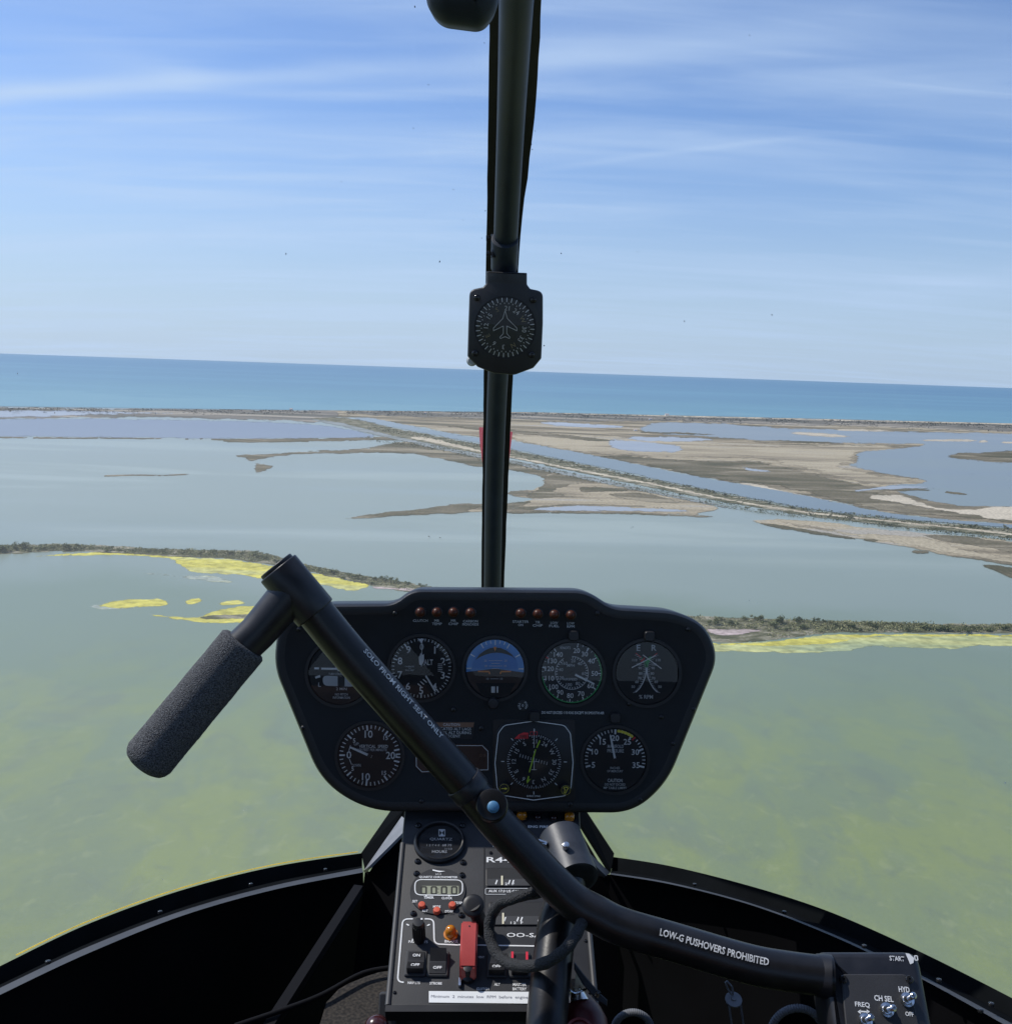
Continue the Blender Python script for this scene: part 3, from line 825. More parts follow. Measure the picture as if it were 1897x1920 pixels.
# brake light
def dome(x, y, rp, m, name, hgt=1.5, ring=m_chrome):
    bm = bmesh.new(); c = cuv(x, y); r = rp * kx(x, y)
    lathe(bm, [(r * 1.3, 0), (r * 1.3, .0012), (r, .0016), (r, r * hgt * .5), (r * .85, r * hgt * .8), (r * .5, r * hgt), (0, r * hgt * 1.06)], 24, 0, (c.x, c.y, 0), mis=[1, 1, 0, 0, 0, 0])
    return obj(name, finish(bm, CON), [m, ring], console, smooth=50)
dome(845, 1753, 10.5, m_lensa, 'brake_light', 2.0, m_lensa)
dome(978, 1533, 9.5, m_lensa, 'indicator_light', 1.6, m_blk); dome(1067, 1536, 9.5, m_lensa, 'indicator_light', 1.6, m_blk)
dome(1008, 1535, 6, m_lensd, 'push_button', 1.4, m_blk); dome(1038, 1536, 6, m_lensd, 'push_button', 1.4, m_blk)
# rocker switches
def rocker(x, y, w, h, up, t1, t2, m=m_blk, red=False):
    fr = bmesh.new(); c = cuv(x, y); ww, hh = w * kx(x, y), h * ky(x, y)
    stack(fr, roundpoly([(c.x - ww / 2, c.y - hh / 2), (c.x + ww / 2, c.y - hh / 2), (c.x + ww / 2, c.y + hh / 2), (c.x - ww / 2, c.y + hh / 2)], .0015, 3), [(0, 0), (0, .002), (.001, .0028)], 0)
    o = obj('rocker_switch', finish(fr, CON), m_conside, console)
    bm = bmesh.new(); rw, rh = ww * .38, hh * .42
    t = 1 if up else -1
    zs = [(-rh, .0105 if t > 0 else .0035), (-.0006, .0052), (.0006, .0052), (rh, .0035 if t > 0 else .0105)]
    prev = None
    prof = [(-rh, .001)] + [(a, b) for a, b in zs] + [(rh, .001)]
    L = [bm.verts.new((c.x - rw, c.y + a, b)) for a, b in prof]; Rr = [bm.verts.new((c.x + rw, c.y + a, b)) for a, b in prof]
    for i in range(len(prof) - 1): bm.faces.new((L[i], Rr[i], Rr[i + 1], L[i + 1]))
    bm.faces.new(list(reversed(L))); bm.faces.new(Rr)
    if red:
        for dx in (-.9, .9): 
            box(bm, (c.x + dx * rw, c.y + rh * .55, .005), .0022, rh * .8, .004, 1)
        box(bm, (c.x, c.y - rh * .78, .0098), rw * 1.9, rh * .42, .0042, 1)
    mk = Marks((0, 0), 0); mk.bm.free(); mk.bm = bm
    k0 = len(bm.verts)
    hy = 5.5 * ky(x, y)
    if t1: mk.text(t1, c.x, c.y + rh * .55, hy, 2, 0, 14 * kx(x, y), .02, (.0105 if not up else .0055))
    if t2: mk.text(t2, c.x, c.y - rh * .55, hy, 2, 0, 16 * kx(x, y), .02, (.0085 if up else .0052))
    obj('rocker', finish(bm, CON), [m, m_redrock, m_white], o)
    return o
rocker(780, 1809, 40, 47, True, 'ON', 'OFF'); rocker(821, 1810, 40, 47, False, '', 'OFF'); rocker(931, 1812, 38, 46, True, '', 'OFF'); rocker(974, 1812, 40, 47, True, '', '', m_blk, True)
# red guarded switch, standing off the face
GU = Plane(CON.at(877, 1822, .002), Ux, CON.N * .80 - CON.V * .45)
bm = bmesh.new()
gw = 15.5 * sc_ * .93
mP = Matrix.Translation(CON.at(877, 1842, .0)) @ CON.M().to_3x3().to_4x4()
def gb(u0, u1, v0, v1, w0, w1, mi=0, b=.0015): box(bm, ((u0 + u1) / 2, (v0 + v1) / 2, (w0 + w1) / 2), u1 - u0, v1 - v0, w1 - w0, mi, b)
prof = [(0, .002), (.004, .017), (.020, .021), (.050, .022), (.0525, .019), (.0525, .003), (.048, .002)]
A = [bm.verts.new((-gw * .96, a, b)) for a, b in prof]; B = [bm.verts.new((gw * .96, a, b)) for a, b in prof]
n = len(prof)
for i in range(n): bm.faces.new((A[i], B[i], B[(i + 1) % n], A[(i + 1) % n]))
bm.faces.new(list(reversed(A))); bm.faces.new(B)
bmesh.ops.bevel(bm, geom=[e for e in bm.edges], offset=.0014, segments=2, affect='EDGES')
bm.transform(mP)
o = obj('switch_guard', bm, m_redguard, console, smooth=35)
bm = bmesh.new(); lathe(bm, [(.0009, .0222), (0, .0223)], 10, 0, (0, .045, 0)); bm.transform(mP); obj('guard_hole', bm, m_blk, o)
bm = bmesh.new(); lathe(bm, [(.0064, 0), (.0060, .004), (.0035, .006), (.003, .013), (.0042, .016), (0, .017)], 16, 0, (0, .004, 0)); bm.transform(mP); obj('toggle', bm, m_blk, o, smooth=40)
bm = bmesh.new(); box(bm, (-gw * .9, -.002, .002), .0022, .008, .004); bm.transform(mP); obj('guard_bracket', bm, m_chrome, o)
# push-pull knob with round head
bm = bmesh.new(); c = cuv(905, 1742)
base = CON.P(c.x, c.y, 0); head = W(887, 1697, 1.0)
hn = (CON.N * .85 - F * .45).normalized()
tube(bm, [base, base.lerp(head, .5), head - hn * .002], [.0078, .0072, .0072], 18)
tube(bm, [head - hn * .006, head - hn * .0055, head - hn * .001, head, head + hn * .0004], [.0095, .0108, .0108, .0098, .006], 28)
obj('pull_knob', bm, m_blk, console, smooth=40)
# twin quantity gauges
for i, (x0, x1, y0, y1, cap) in enumerate(((911, 1032, 1629, 1664, 'AUX 17.0 US GAL'), (917, 1050, 1693, 1737, 'MAIN 29.5 US GAL'))):
    bm = bmesh.new()
    q = roundpoly([cuv(x0, y1), cuv(x1, y1), cuv(x1, y0), cuv(x0, y0)], .003, 4)
    stack(bm, q, [(0, 0), (0, .0010), (.0007, .0014)], 1, top_mi=8)
    mk = Marks((0, 0), .0018); mk.bm.free(); mk.bm = bm
    ys = y0 + (y1 - y0) * .62
    mk.poly([cuv(x0 + 3, ys), cuv(x1 - 3, ys), cuv(x1 - 3, y1 - 1), cuv(x0 + 3, y1 - 1)], 9)
    for j, xx in enumerate((x0 + 32, x0 + 96)):
        xx += 0 if i == 0 else 10
        for k, dx in enumerate((-14, 10, 17)):
            if xx + dx + 3 < x1: mk.line(cuv(xx + dx, ys + 10), cuv(xx + dx + 3, ys + 2), .0013, 0, .0001)
        if xx + 10 < x1: ctx(mk, '1 2', xx + 3, y1 - 4, 4.4, 10, 0, 0, .02, .0001)
        if xx + 24 < x1: ctx(mk, 'F', xx + 19, y1 - 4, 4.6, 4, 0, 0, .02, .0001)
    bx = roundpoly([cuv(x0 - 1, y1 + 14), cuv(x0 + 100, y1 + 14), cuv(x0 + 100, y1 + 3), cuv(x0 - 1, y1 + 3)], .0012, 3)
    if i == 0:
        mk.outline(bx, .0006, 3, dw=-.0012); ctx(mk, cap, x0 + 34, y1 + 8, 5, 58, 0, 0, .02, -.0012)
    o = obj('fuel_quantity_gauge', finish(bm, CON), CM, console)
    for xx in ((x0 + 32, x0 + 96) if i == 0 else (x0 + 28, x0 + 98)):
        if xx > x1: continue
        mk = Marks((0, 0), .0026); mk.line(cuv(xx - 2, y1 - 1), cuv(xx - 2, ys - 5), .0018)
        obj('needle', finish(mk.bm, CON), m_cream if xx < x0 + 60 else m_dgrey, o)
# low rpm placard
mk = Marks((0, 0), .0006)
mk.poly([cuv(804, 1881), cuv(804, 1859.5), cuv(995, 1861), cuv(992, 1883)][::-1], 11)
ctx(mk, 'Minimum  2  minutes  low  RPM  before  engine  shutdown', 920, 1871.5, 7, 224, 10, 0, 0, .0002)
# keep the text within its paper strip
x_lim = cuv(994, 1871).x
bmesh.ops.bisect_plane(mk.bm, geom=list(mk.bm.verts) + list(mk.bm.edges) + list(mk.bm.faces), plane_co=(x_lim, 0, 0), plane_no=(1, 0, 0), clear_outer=True)
obj('instruction_placard', finish(mk.bm, CON), CM, console)
for x, y in ((740, 1862), (1000, 1592), (920, 1600), (1105, 1862), (1098, 1765), (748, 1650), (1010, 1862)): screw(CON, x, y, 3.5 * kx(x, y), 0, console)

# ================================================================== cyclic stick
cyc = thing('cyclic_stick', 'black T-bar control stick with foam grip crossing in front of the dials', 'control stick', W(1025, 1960, .86))
bar_c = [(568, 1118, .895), (640, 1208, .9), (735, 1316, .905), (810, 1400, .91), (872, 1470, .914), (930, 1541, .917), (983, 1597, .918), (1030, 1648, .917), (1076, 1691, .914), (1118, 1715, .911), (1165, 1738, .908), (1260, 1766, .902), (1400, 1807, .89), (1480, 1822, .885), (1560, 1832, .88)]
bar_w = [W(*p) for p in bar_c]
path = smoothpath(bar_w, 8)
bm = bmesh.new(); tube(bm, path, .0166, 32); obj('crossbar', bm, m_tube, cyc, smooth=60)

def wrap_text(st, path, r, s0, length, h, side, name, mtl, bold=.02):
    """lettering bent round the crossbar: runs along the path, side = direction it faces"""
    me, tw, th = text_mesh(st, bold)
    cum = [0.0]
    for a, b in zip(path, path[1:]): cum.append(cum[-1] + (b - a).length)
    bm = bmesh.new(); bm.from_mesh(me)
    bmesh.ops.subdivide_edges(bm, edges=[e for e in bm.edges if e.calc_length() > .25], cuts=2)
    kx_, ky_ = length / tw, h / th
    for v in bm.verts:
        sp = s0 + (v.co.x + tw / 2) * kx_; y = v.co.y * ky_
        i = 0
        while i < len(cum) - 2 and cum[i + 1] < sp: i += 1
        t = (sp - cum[i]) / (cum[i + 1] - cum[i])
        p = path[i].lerp(path[i + 1], t); d = (path[i + 1] - path[i]).normalized()
        n = (side - d * side.dot(d)).normalized(); up = n.cross(d)
        a = y / r
        v.co = p + (n * math.cos(a) + up * math.sin(a)) * (r + .0005)
    return obj(name, bm, mtl, cyc)
def arclen(px, py):
    best = None; cum = 0; bl = 0
    for a, b in zip(path, path[1:]):
        for q in (a,):
            d = q.dot(F); x = CX + FPX * q.dot(RT) / d; y = CY - FPX * q.dot(UP) / d
            e = (x - px) ** 2 + (y - py) ** 2
            if best is None or e < best: best, bl = e, cum
        cum += (b - a).length
    return bl
va = -W(740, 1290, 1).normalized()
perp = (RT * .759 + UP * .651)
s0, s1 = arclen(660, 1230), arclen(800, 1388)
# the line of lettering sits on the upper right flank of the tube
wrap_text('SOLO FROM RIGHT SEAT ONLY', path, .0166, s0, s1 - s0 + .004, .0056, (va * .60 + perp * .80), 'tube_lettering', m_tletter)
s0, s1 = arclen(1236, 1757), arclen(1436, 1812)
va2 = -W(1340, 1785, 1).normalized()
wrap_text('LOW-G PUSHOVERS PROHIBITED', path, .0166, s0, s1 - s0, .0062, (va2 * .93 + UP * .36), 'tube_lettering', m_tletter)

# tee at the left end and the grip tube
tee_a, tee_b = W(521, 1065, .893), W(592, 1150, .897)
dt = (tee_b - tee_a).normalized()
bm = bmesh.new()
cyl(bm, tee_a, tee_b, .0192, 32, 0, .0012)
obj('grip_tee', bm, m_satin, cyc, smooth=45)
bm = bmesh.new(); cyl(bm, tee_a - dt * .0035, tee_a + dt * .001, .0165, 28, 0, .001); obj('end_plug', bm, m_blk, cyc, smooth=45)
g0, g1 = W(553, 1104, .895), W(445, 1222, .883)
gdir = (W(285, 1417, .868) - g0).normalized()
bm = bmesh.new()
tube(bm, [g0, g0 + gdir * .03, g0 + gdir * .05, g1], [.0185, .0172, .0165, .0163], 32)
obj('grip_tube', bm, m_satin, cyc, smooth=60)
f0, f1 = W(458, 1207, .884), W(281, 1421, .866)
fd = (f1 - f0).normalized()
bm = bmesh.new()
L = (f1 - f0).length
N_ = 60
pts = [f0 + fd * L * k / N_ for k in range(N_ + 1)] + [f1 + fd * .004, f1 + fd * .0075, f1 + fd * .0095]
rad = [.0195 if k == 0 else .0218 + .00012 * math.sin(k * .35) for k in range(N_ + 1)] + [.0206, .0178, .0135]
tube(bm, pts, rad, 64)
for v in bm.verts:
    n = noise.noise(v.co * 500); v.co += (v.co - (f0 + fd * (v.co - f0).dot(fd))).normalized() * n * .0003
obj('foam_grip', bm, m_foam, cyc, smooth=70)

# hinge boss with blue bolt, and the strap across the tube
bc = W(922, 1509, .893)
bN = (-W(922, 1509, 1).normalized() * .95 + UP * .15).normalized()
BO = Plane(bc, Ux, bN)
bm = bmesh.new()
lathe(bm, [(.0142, -.03), (.0142, -.001), (.0132, .0004), (.0105, .001), (0, .001)], 36); finish(bm, BO)
obj('hinge_boss', bm, m_tube, cyc, smooth=40)
bm = bmesh.new(); lathe(bm, [(.0052, .001), (.0052, .002), (.0044, .0026), (.0041, .0048), (.0032, .0054), (0, .0056)], 24); bm.transform(Matrix.Translation(BO.U * .0012 - BO.V * .0022) @ BO.M()); obj('pivot_bolt', bm, m_bluecap, cyc, smooth=40)
bm = bmesh.new()
i0 = 0
sp = W(884, 1484, .9145); dd = (bar_w[5] - bar_w[3]).normalized()
cyl(bm, sp - dd * .012, sp + dd * .002, .0178, 32, 0, .0008); obj('hinge_collar', bm, m_satin, cyc, smooth=40)

# gunmetal sleeve behind the bar and the column
bm = bmesh.new()
sa, sb = W(1050, 1569, 1.0), W(1079, 1650, .955)
dv = (sb - sa).normalized()
tube(bm, [sa - dv * .001, sa, sb, sb, sb - dv * .03], [.0195, .0212, .0222, .0196, .0196], 40)
obj('pivot_sleeve', bm, m_gun, cyc, smooth=40)
for (x, y, d, k) in ((1061, 1587, .958, 0), (1013, 1580, .975, 1)):
    bm = bmesh.new(); p = W(x, y, d); n = (-W(x, y, 1).normalized() * .8 + UP * .6) if k == 0 else (-RT * .9 + UP * .3)
    n.normalize(); cyl(bm, p - n * .006, p + n * .003, .0033, 12, 0, .0006); obj('sleeve_bolt', bm, m_chrome, cyc, smooth=40)
bm = bmesh.new()
colp = smoothpath([W(1068, 1628, .975), W(1056, 1690, .955), W(1043, 1745, .94), W(1031, 1850, .905), W(1022, 1960, .875), W(1008, 2250, .80)], 6)
tube(bm, colp, [.0182] * len(colp), 32); obj('column', bm, m_tube, cyc, smooth=60)

# braided wiring loop
lp = [(1030, 1668, .94), (1000, 1676, .938), (955, 1686, .945), (928, 1705, .95), (917, 1738, .95), (924, 1776, .94), (945, 1802, .925), (978, 1812, .905), (1020, 1807, .882), (1056, 1784, .878), (1078, 1756, .885), (1092, 1728, .90)]
bm = bmesh.new(); p_ = smoothpath([W(*p) for p in lp], 8)
tube(bm, p_, [.0052 + .0003 * math.sin(i * 1.1) for i in range(len(p_))], 16); obj('wiring_loop', bm, m_cable, cyc, smooth=70)
bm = bmesh.new(); p_ = smoothpath([W(*p) for p in [(1022, 1660, .93), (985, 1678, .928), (958, 1689, .93), (938, 1694, .936), (924, 1716, .955)]], 8)
tube(bm, p_, .0042, 14); obj('wiring_loop', bm, m_cable, cyc, smooth=70)

# switch box on the right end
BX = Plane(W(1640, 1850, .87), Ux, (-F * .80 + UP * .60))
def buv(x, y): return Vector(BX.uv(x, y))
bm = bmesh.new()
q = roundpoly([buv(1536, 1781), buv(1724, 1781), buv(1766, 2000), buv(1572, 2000)], [.006, .013, .002, .002], 5)
stack(bm, q, [(.004, -.045), (0, -.041), (0, -.010), (.0012, -.005), (.0035, -.0015), (.0075, 0)], 0)
finish(bm, BX)
sbx = obj('switch_box', bm, m_satin, cyc, smooth=50)
bm = bmesh.new()
q = roundpoly([buv(1575, 1828), buv(1699, 1828), buv(1738, 1995), buv(1592, 1995)], .004, 4)
stack(bm, q, [(0, -.0005), (0, .0014), (.0008, .002)], 0); finish(bm, BX)
obj('switch_plate', bm, m_con, sbx)
mk = Marks((0, 0), .0024)
def btx(st, x, y, h, wd, rot=4, w=.0024):
    u, v = buv(x, y); mk.text(st, u, v, h * BX.s * 1.1, 0, rot, wd * BX.s, .02, w - mk.w)
btx('HYD', 1693, 1857, 9, 20); btx('CH SEL', 1655, 1874, 9, 35); btx('FREQ', 1615, 1886, 9, 27); btx('OFF', 1703, 1903, 7, 15)
btx('START', 1681, 1798, 8, 28, 3, .0004)
mk.line(buv(1610, 1898), buv(1625, 1899), .0011)
for x, sg in ((1606, 1), (1629, -1)): mk.poly([buv(x, 1898.5), buv(x + 6 * sg, 1894.5), buv(x + 6 * sg, 1903)], 0)
mk.poly([buv(1697, 1788), buv(1704, 1789), buv(1713, 1797), buv(1712, 1806), buv(1706, 1809)], 0, -.002)
mk.outline([buv(1714, 1793), buv(1719, 1793), buv(1720, 1801), buv(1715, 1801)], .0009, 0, dw=-.002)
obj('switch_captions', finish(mk.bm, BX), m_white, sbx)
for x, y in ((1580, 1838), (1703, 1838)):
    bm = bmesh.new(); u, v = buv(x, y); lathe(bm, [(.0034, .001), (.0034, .0028), (.0026, .0036), (.001, .0037), (.0009, .0028), (0, .0028)], 16, 0, (u, v, 0)); finish(bm, BX); obj('screw', bm, m_steelblk, sbx, smooth=40)
for x, y, dx, dy in ((1698, 1877, .35, .25), (1660, 1896, .35, -.2), (1620, 1916, .3, .1)):
    bm = bmesh.new(); u, v = buv(x, y)
    lathe(bm, [(.0058, .002), (.0058, .0045), (.0042, .005), (.0042, .007), (.0032, .0075), (0, .0075)], 20, 0, (u, v, 0))
    tube(bm, [(u, v, .006), (u + .003 * dx, v + .002 * dy, .011), (u + .005 * dx, v + .004 * dy, .016), (u + .0052 * dx, v + .004 * dy, .0172)], [.0017, .0022, .0028, .0016], 14)
    finish(bm, BX); obj('toggle_switch', bm, m_chrome, sbx, smooth=40)
bm = bmesh.new(); tube(bm, [W(1528, 1828, .884), W(1545, 1831, .882), W(1560, 1833, .88)], [.0172, .0182, .0182], 32); obj('box_collar', bm, m_satin, cyc, smooth=40)

# ================================================================== windscreen centre post
post = thing('windscreen_post', 'dark tubular post up the middle of the windscreen', 'post', W(924, 1180, 1.52))
pc = [(972, -120, .66), (968, 0, .74), (958, 220, .91), (948, 440, 1.07), (938, 620, 1.19), (931, 760, 1.29), (926, 920, 1.40), (923, 1100, 1.52), (921, 1200, 1.585)]
bm = bmesh.new()
# flat rubber strip lying against the glass behind the tube
cl = [W(*p) for p in pc]
wl = [(918, 1018), (918, 1015), (915, 1002), (912, 976), (908, 966), (906, 959), (904, 952), (902, 945), (901, 942)]
A = []; B = []
for (x, y, d), (xl, xr) in zip(pc, wl):
    A.append(W(xl, y, d + .022)); B.append(W(xr, y, d + .022))
A, B = smoothpath(A, 6), smoothpath(B, 6)
back = [(a + b) * .5 * 1.008 for a, b in zip(A, B)]
rows = []
for i, (a, b) in enumerate(zip(A, B)):
    j = noise.noise(Vector((i * .7, 0, 0))) * .0008; k = noise.noise(Vector((i * .7, 9, 0))) * .0008
    rows.append([bm.verts.new(p) for p in (a + RT * j, b + RT * k, (b + RT * k) * 1.006, (a + RT * j) * 1.006)])
for r0, r1 in zip(rows, rows[1:]):
    for k in range(4): bm.faces.new((r0[k], r0[(k + 1) % 4], r1[(k + 1) % 4], r1[k]))
obj('seal_strip', bm, m_rubber, post)
up_pts = smoothpath([W(*p) for p in pc[:4]] + [W(947, 462, 1.085)], 8)
bm = bmesh.new(); tube(bm, up_pts, .0128, 28); obj('upper_tube', bm, m_post, post, smooth=60)
lo_pts = smoothpath([W(947, 455, 1.08)] + [W(*p) for p in pc[4:]], 8)
bm = bmesh.new(); tube(bm, lo_pts, .0126, 28); obj('lower_tube', bm, m_post, post, smooth=60)
a, b = W(946.5, 447, 1.07), W(945, 502, 1.105)
bm = bmesh.new(); cyl(bm, a, b, .0144, 28, 0, .001)
obj('collar', bm, m_post, post, smooth=40)
for y in (446, 475):
    bm = bmesh.new(); p = W(921, y, 1.078)
    tube(bm, [p + RT * .004, p - RT * .002, p - RT * .0022, p - RT * .0055], [.0016, .0016, .0030, .0030], 10)
    cyl(bm, p + RT * .002 - UP * .004, p + RT * .002 + UP * .004, .0022, 10)
    obj('clamp_bolt', bm, m_steelblk, post, smooth=40)

# ================================================================== compass
CP = Plane(W(947, 610, 1.09), RT * math.cos(R_(1.6)) - UP * math.sin(R_(1.6)), -W(947, 610, 1))
def puv(x, y): return Vector(CP.uv(x, y))
comp = thing('compass', 'square card compass with pale numerals mounted on the windscreen post', 'compass', CP.at(947, 695, -.03))
bm = bmesh.new()
q = roundpoly([puv(*p) for p in ((912, 508), (988, 511), (988, 533), (994, 541), (1018, 546), (1018, 605), (1015, 672), (1000, 690), (965, 703), (925, 700), (895, 688), (876, 668), (878, 600), (880, 543), (905, 538), (912, 530))], [.001, .001, .004, .003, .008, .004, .003, .004, .010, .010, .006, .003, .004, .008, .003, .004], 5)
stack(bm, q, [(.004, -.05), (.001, -.046), (0, -.004), (.0006, -.001), (.0018, 0)], 0); finish(bm, CP)
obj('housing', bm, mat('compass housing', (.02, .021, .025), .5, bump=.2, bscale=800, bdist=.0004), comp, smooth=40)
cc = puv(947, 614); cs = CP.s
mk = Marks(cc, .0005)
mk.disc(58 * cs, 1, 48, -.0003)
for k in range(36):
    a = -8 + k * 10; mk.tick(47 * cs, 55 * cs, a, .0006, 0)
    if k % 1 == 0: mk.tick(43.5 * cs, 46 * cs, a + 5, .0005, 0)
for t, a, mi in (('21', 4, 0), ('24', 34, 0), ('W', 64, 2), ('30', 94, 0), ('33', 124, 0), ('N', 154, 2), ('3', 184, 0), ('6', 214, 0), ('E', 244, 2), ('12', 274, 0), ('15', 304, 0), ('S', 334, 2)):
    p = mk.pos(36 * cs, a); mk.text(t, p[0], p[1], 8.4 * cs, mi, a)
ap = [(947, 582), (951, 597), (969, 615), (969, 620), (950, 611), (950, 625), (956, 632), (955, 634.5), (947, 631), (938, 634.5), (937, 632), (943.5, 625), (943.5, 611), (925, 620), (925, 615), (942.5, 597)]
mk.outline([puv(*p) for p in ap], .0006, 0)
obj('compass_card', finish(mk.bm, CP), [m_white, m_dial, m_gold], comp)
for x, y in ((894, 558), (1000, 562), (890, 662), (997, 665)):
    bm = bmesh.new(); u, v = puv(x, y)
    lathe(bm, [(.0036, 0), (.0034, .0012), (.0024, .0021), (0, .0025)], 18, 0, (u, v, 0)); finish(bm, CP); obj('screw', bm, m_steelblk, comp, smooth=50)
bm = bmesh.new(); lathe(bm, [(54 * cs, .0022), (30 * cs, .0026), (0, .0028)], 36, 0, (cc.x, cc.y, 0)); finish(bm, CP); obj('glass_cover', bm, m_glass, comp)
bm = bmesh.new(); u, v = puv(884, 677); lathe(bm, [(.006, -.02), (.006, -.012), (.004, -.01), (0, -.01)], 16, 0, (u, v, 0)); finish(bm, CP); obj('adjuster_cap', bm, m_grey, comp, smooth=40)

# ================================================================== visor-like housing at the top
MR = Plane(W(865, 0, .66), RT * math.cos(R_(6)) - UP * math.sin(R_(6)), -F)
bm = bmesh.new()
q = roundpoly([MR.uv(*p) for p in ((795, -70), (936, -60), (934, -4), (906, 35), (822, 24), (797, -4))], [.01, .01, .02, .022, .03, .02], 8)
stack(bm, q, [(.010, -.03), (.002, -.024), (0, -.012), (.002, -.004), (.010, .001), (.02, .002)], 0); finish(bm, MR)
mi_ = thing('rear_view_mirror', 'dark rounded mirror housing at the top edge beside the windscreen post', 'mirror', W(865, -60, .68))
obj('housing', bm, m_post, mi_, smooth=60)
bm = bmesh.new(); tube(bm, [W(900, -40, .675), W(935, -55, .675), W(962, -60, .68)], .006, 14); obj('mount_arm', bm, m_post, mi_, smooth=60)

# ================================================================== red tape outside on the glass
bm = bmesh.new()
def strip(pl_, pr_, d):
    A = [bm.verts.new(W(x, y, d)) for x, y in pl_]; B = [bm.verts.new(W(x, y, d + .001)) for x, y in pr_]
    for i in range(len(A) - 1): bm.faces.new((A[i], B[i], B[i + 1], A[i + 1]))
strip([(898, 801), (900, 835), (905, 872)], [(930, 801), (930, 835), (930, 872)], 1.40)
strip([(930, 801), (930, 840), (930, 880)], [(961, 810), (957, 840), (953, 880)], 1.40)
o = obj('red_streamer', bm, m_redcloth, None, W(930, 840, 1.40))
tag(o, 'red strip of tape showing on both sides of the windscreen post', 'tape')

# ================================================================== fuselage nose and sills
nose = thing('cockpit_frame', 'black window sills and dark footwell forming the nose of the cabin', 'cockpit frame', Vector((0, 1.0, -1.0)))
ZF = -1.0
def loft(bm, rows, mi=0, mis=None):
    V = [[bm.verts.new(p) for p in r] for r in rows]
    for k, (a, b) in enumerate(zip(V, V[1:])):
        for i in range(len(a) - 1):
            f = bm.faces.new((a[i], a[i + 1], b[i + 1], b[i])); f.material_index = mis[k] if mis else mi
def sill(A_px, B_px, C_px, D_px, ds, side):
    n = 10
    Ad = [W(x, y, d) for (x, y), d in zip(A_px, ds)]
    Bd = [W(x, y, d - .012) for (x, y), d in zip(B_px, ds)]
    Cd = [W(x, y, d - .045) for (x, y), d in zip(C_px, ds)]
    Dd = [W(x, y, d - .072) for (x, y), d in zip(D_px, ds)]
    Od = [W(x, y + 26, d + .03) for (x, y), d in zip(A_px, ds)]
    A, B, C, D, O = [smoothpath(q, n) for q in (Ad, Bd, Cd, Dd, Od)]
    Ed = [p * 1.02 for p in D]
    bm = bmesh.new(); loft(bm, [O, A, B, C, D, Ed], mis=[3, 0, 0, 1, 0])
    obj('window_sill', bm, [m_sill, m_flange, m_inner, m_yellow], nose, smooth=35)
    fl = [Vector((p.x * .97, p.y * .985, ZF)) for p in Ed]
    mid = [(a * .5 + b * .5) + Vector((0, .02, -.01)) for a, b in zip(Ed, fl)]
    bm = bmesh.new(); loft(bm, [Ed, mid, fl]); obj('footwell_wall', bm, m_inner, nose, smooth=60)
    return A
ds_l = [.93, .98, 1.12, 1.27, 1.41, 1.55]
AL = sill([(-90, 1858), (0, 1812), (172, 1730), (352, 1666), (521, 1624), (679, 1600)],
     [(-90, 1892), (0, 1847), (172, 1766), (352, 1698), (521, 1652), (679, 1624)],
     [(-90, 1899), (0, 1853), (172, 1773), (352, 1705), (521, 1659), (679, 1628)],
     [(-90, 1912), (0, 1866), (172, 1785), (352, 1714), (521, 1667), (681, 1636)], ds_l, -1)
ds_r = [1.55, 1.47, 1.36, 1.24, 1.10, .98, .92]
AR = sill([(1148, 1607), (1255, 1624), (1400, 1660), (1547, 1707), (1712, 1779), (1897, 1872), (1990, 1925)],
     [(1146, 1632), (1255, 1650), (1400, 1686), (1547, 1737), (1712, 1812), (1897, 1908), (1990, 1962)],
     [(1144, 1637), (1255, 1655), (1400, 1692), (1547, 1746), (1712, 1822), (1897, 1920), (1990, 1975)],
     [(1144, 1640), (1255, 1658), (1400, 1695), (1547, 1750), (1712, 1828), (1897, 1930), (1990, 1985)], ds_r, 1)
# the edge of the yellow outer skin
for A in (AL[12:-1],):
    bm = bmesh.new(); tube(bm, [p * 1.012 + UP * .0030 for p in A], .0007, 8); obj('skin_edge', bm, m_yellow, nose, smooth=60)
for x, y, d in ((1302, 1660, 1.355), (1470, 1712, 1.21), (1620, 1776, 1.08), (1838, 1897, .935), (1858, 1885, .95), (1760, 1840, .985), (90, 1806, .95), (300, 1712, 1.145), (470, 1660, 1.28), (610, 1632, 1.41)):
    bm = bmesh.new(); p = W(x, y, d); cyl(bm, p - UP * .001, p + UP * .0022, .0026, 12, 0, .0006); obj('rivet', bm, m_steelblk, nose, smooth=50)
# diagonal centre members
def slab(pts4, th, m, name, d=None):
    bm = bmesh.new(); P = [W(*p) for p in pts4]
    n = (P[1] - P[0]).cross(P[3] - P[0]).normalized() * th
    a = [bm.verts.new(p) for p in P]; b = [bm.verts.new(p + n) for p in P]
    bm.faces.new(a); bm.faces.new(list(reversed(b)))
    for i in range(4): bm.faces.new((a[i], b[i], b[(i + 1) % 4], a[(i + 1) % 4]))
    bmesh.ops.recalc_face_normals(bm, faces=bm.faces)
    return obj(name, bm, m, nose)
slab([(677, 1600, 1.55), (738, 1512, 1.60), (762, 1512, 1.58), (684, 1632, 1.53)], .012, m_sill, 'nose_brace')
slab([(681, 1634, 1.525), (753, 1531, 1.56), (772, 1545, 1.50), (692, 1625, 1.50)], .004, m_plate, 'bracket_plate')
slab([(1148, 1607, 1.55), (1086, 1512, 1.60), (1062, 1512, 1.58), (1142, 1640, 1.53)], .012, m_sill, 'nose_brace')
slab([(1140, 1640, 1.52), (1088, 1590, 1.50), (1084, 1600, 1.48), (1132, 1646, 1.49)], .004, m_flange, 'bracket_plate')
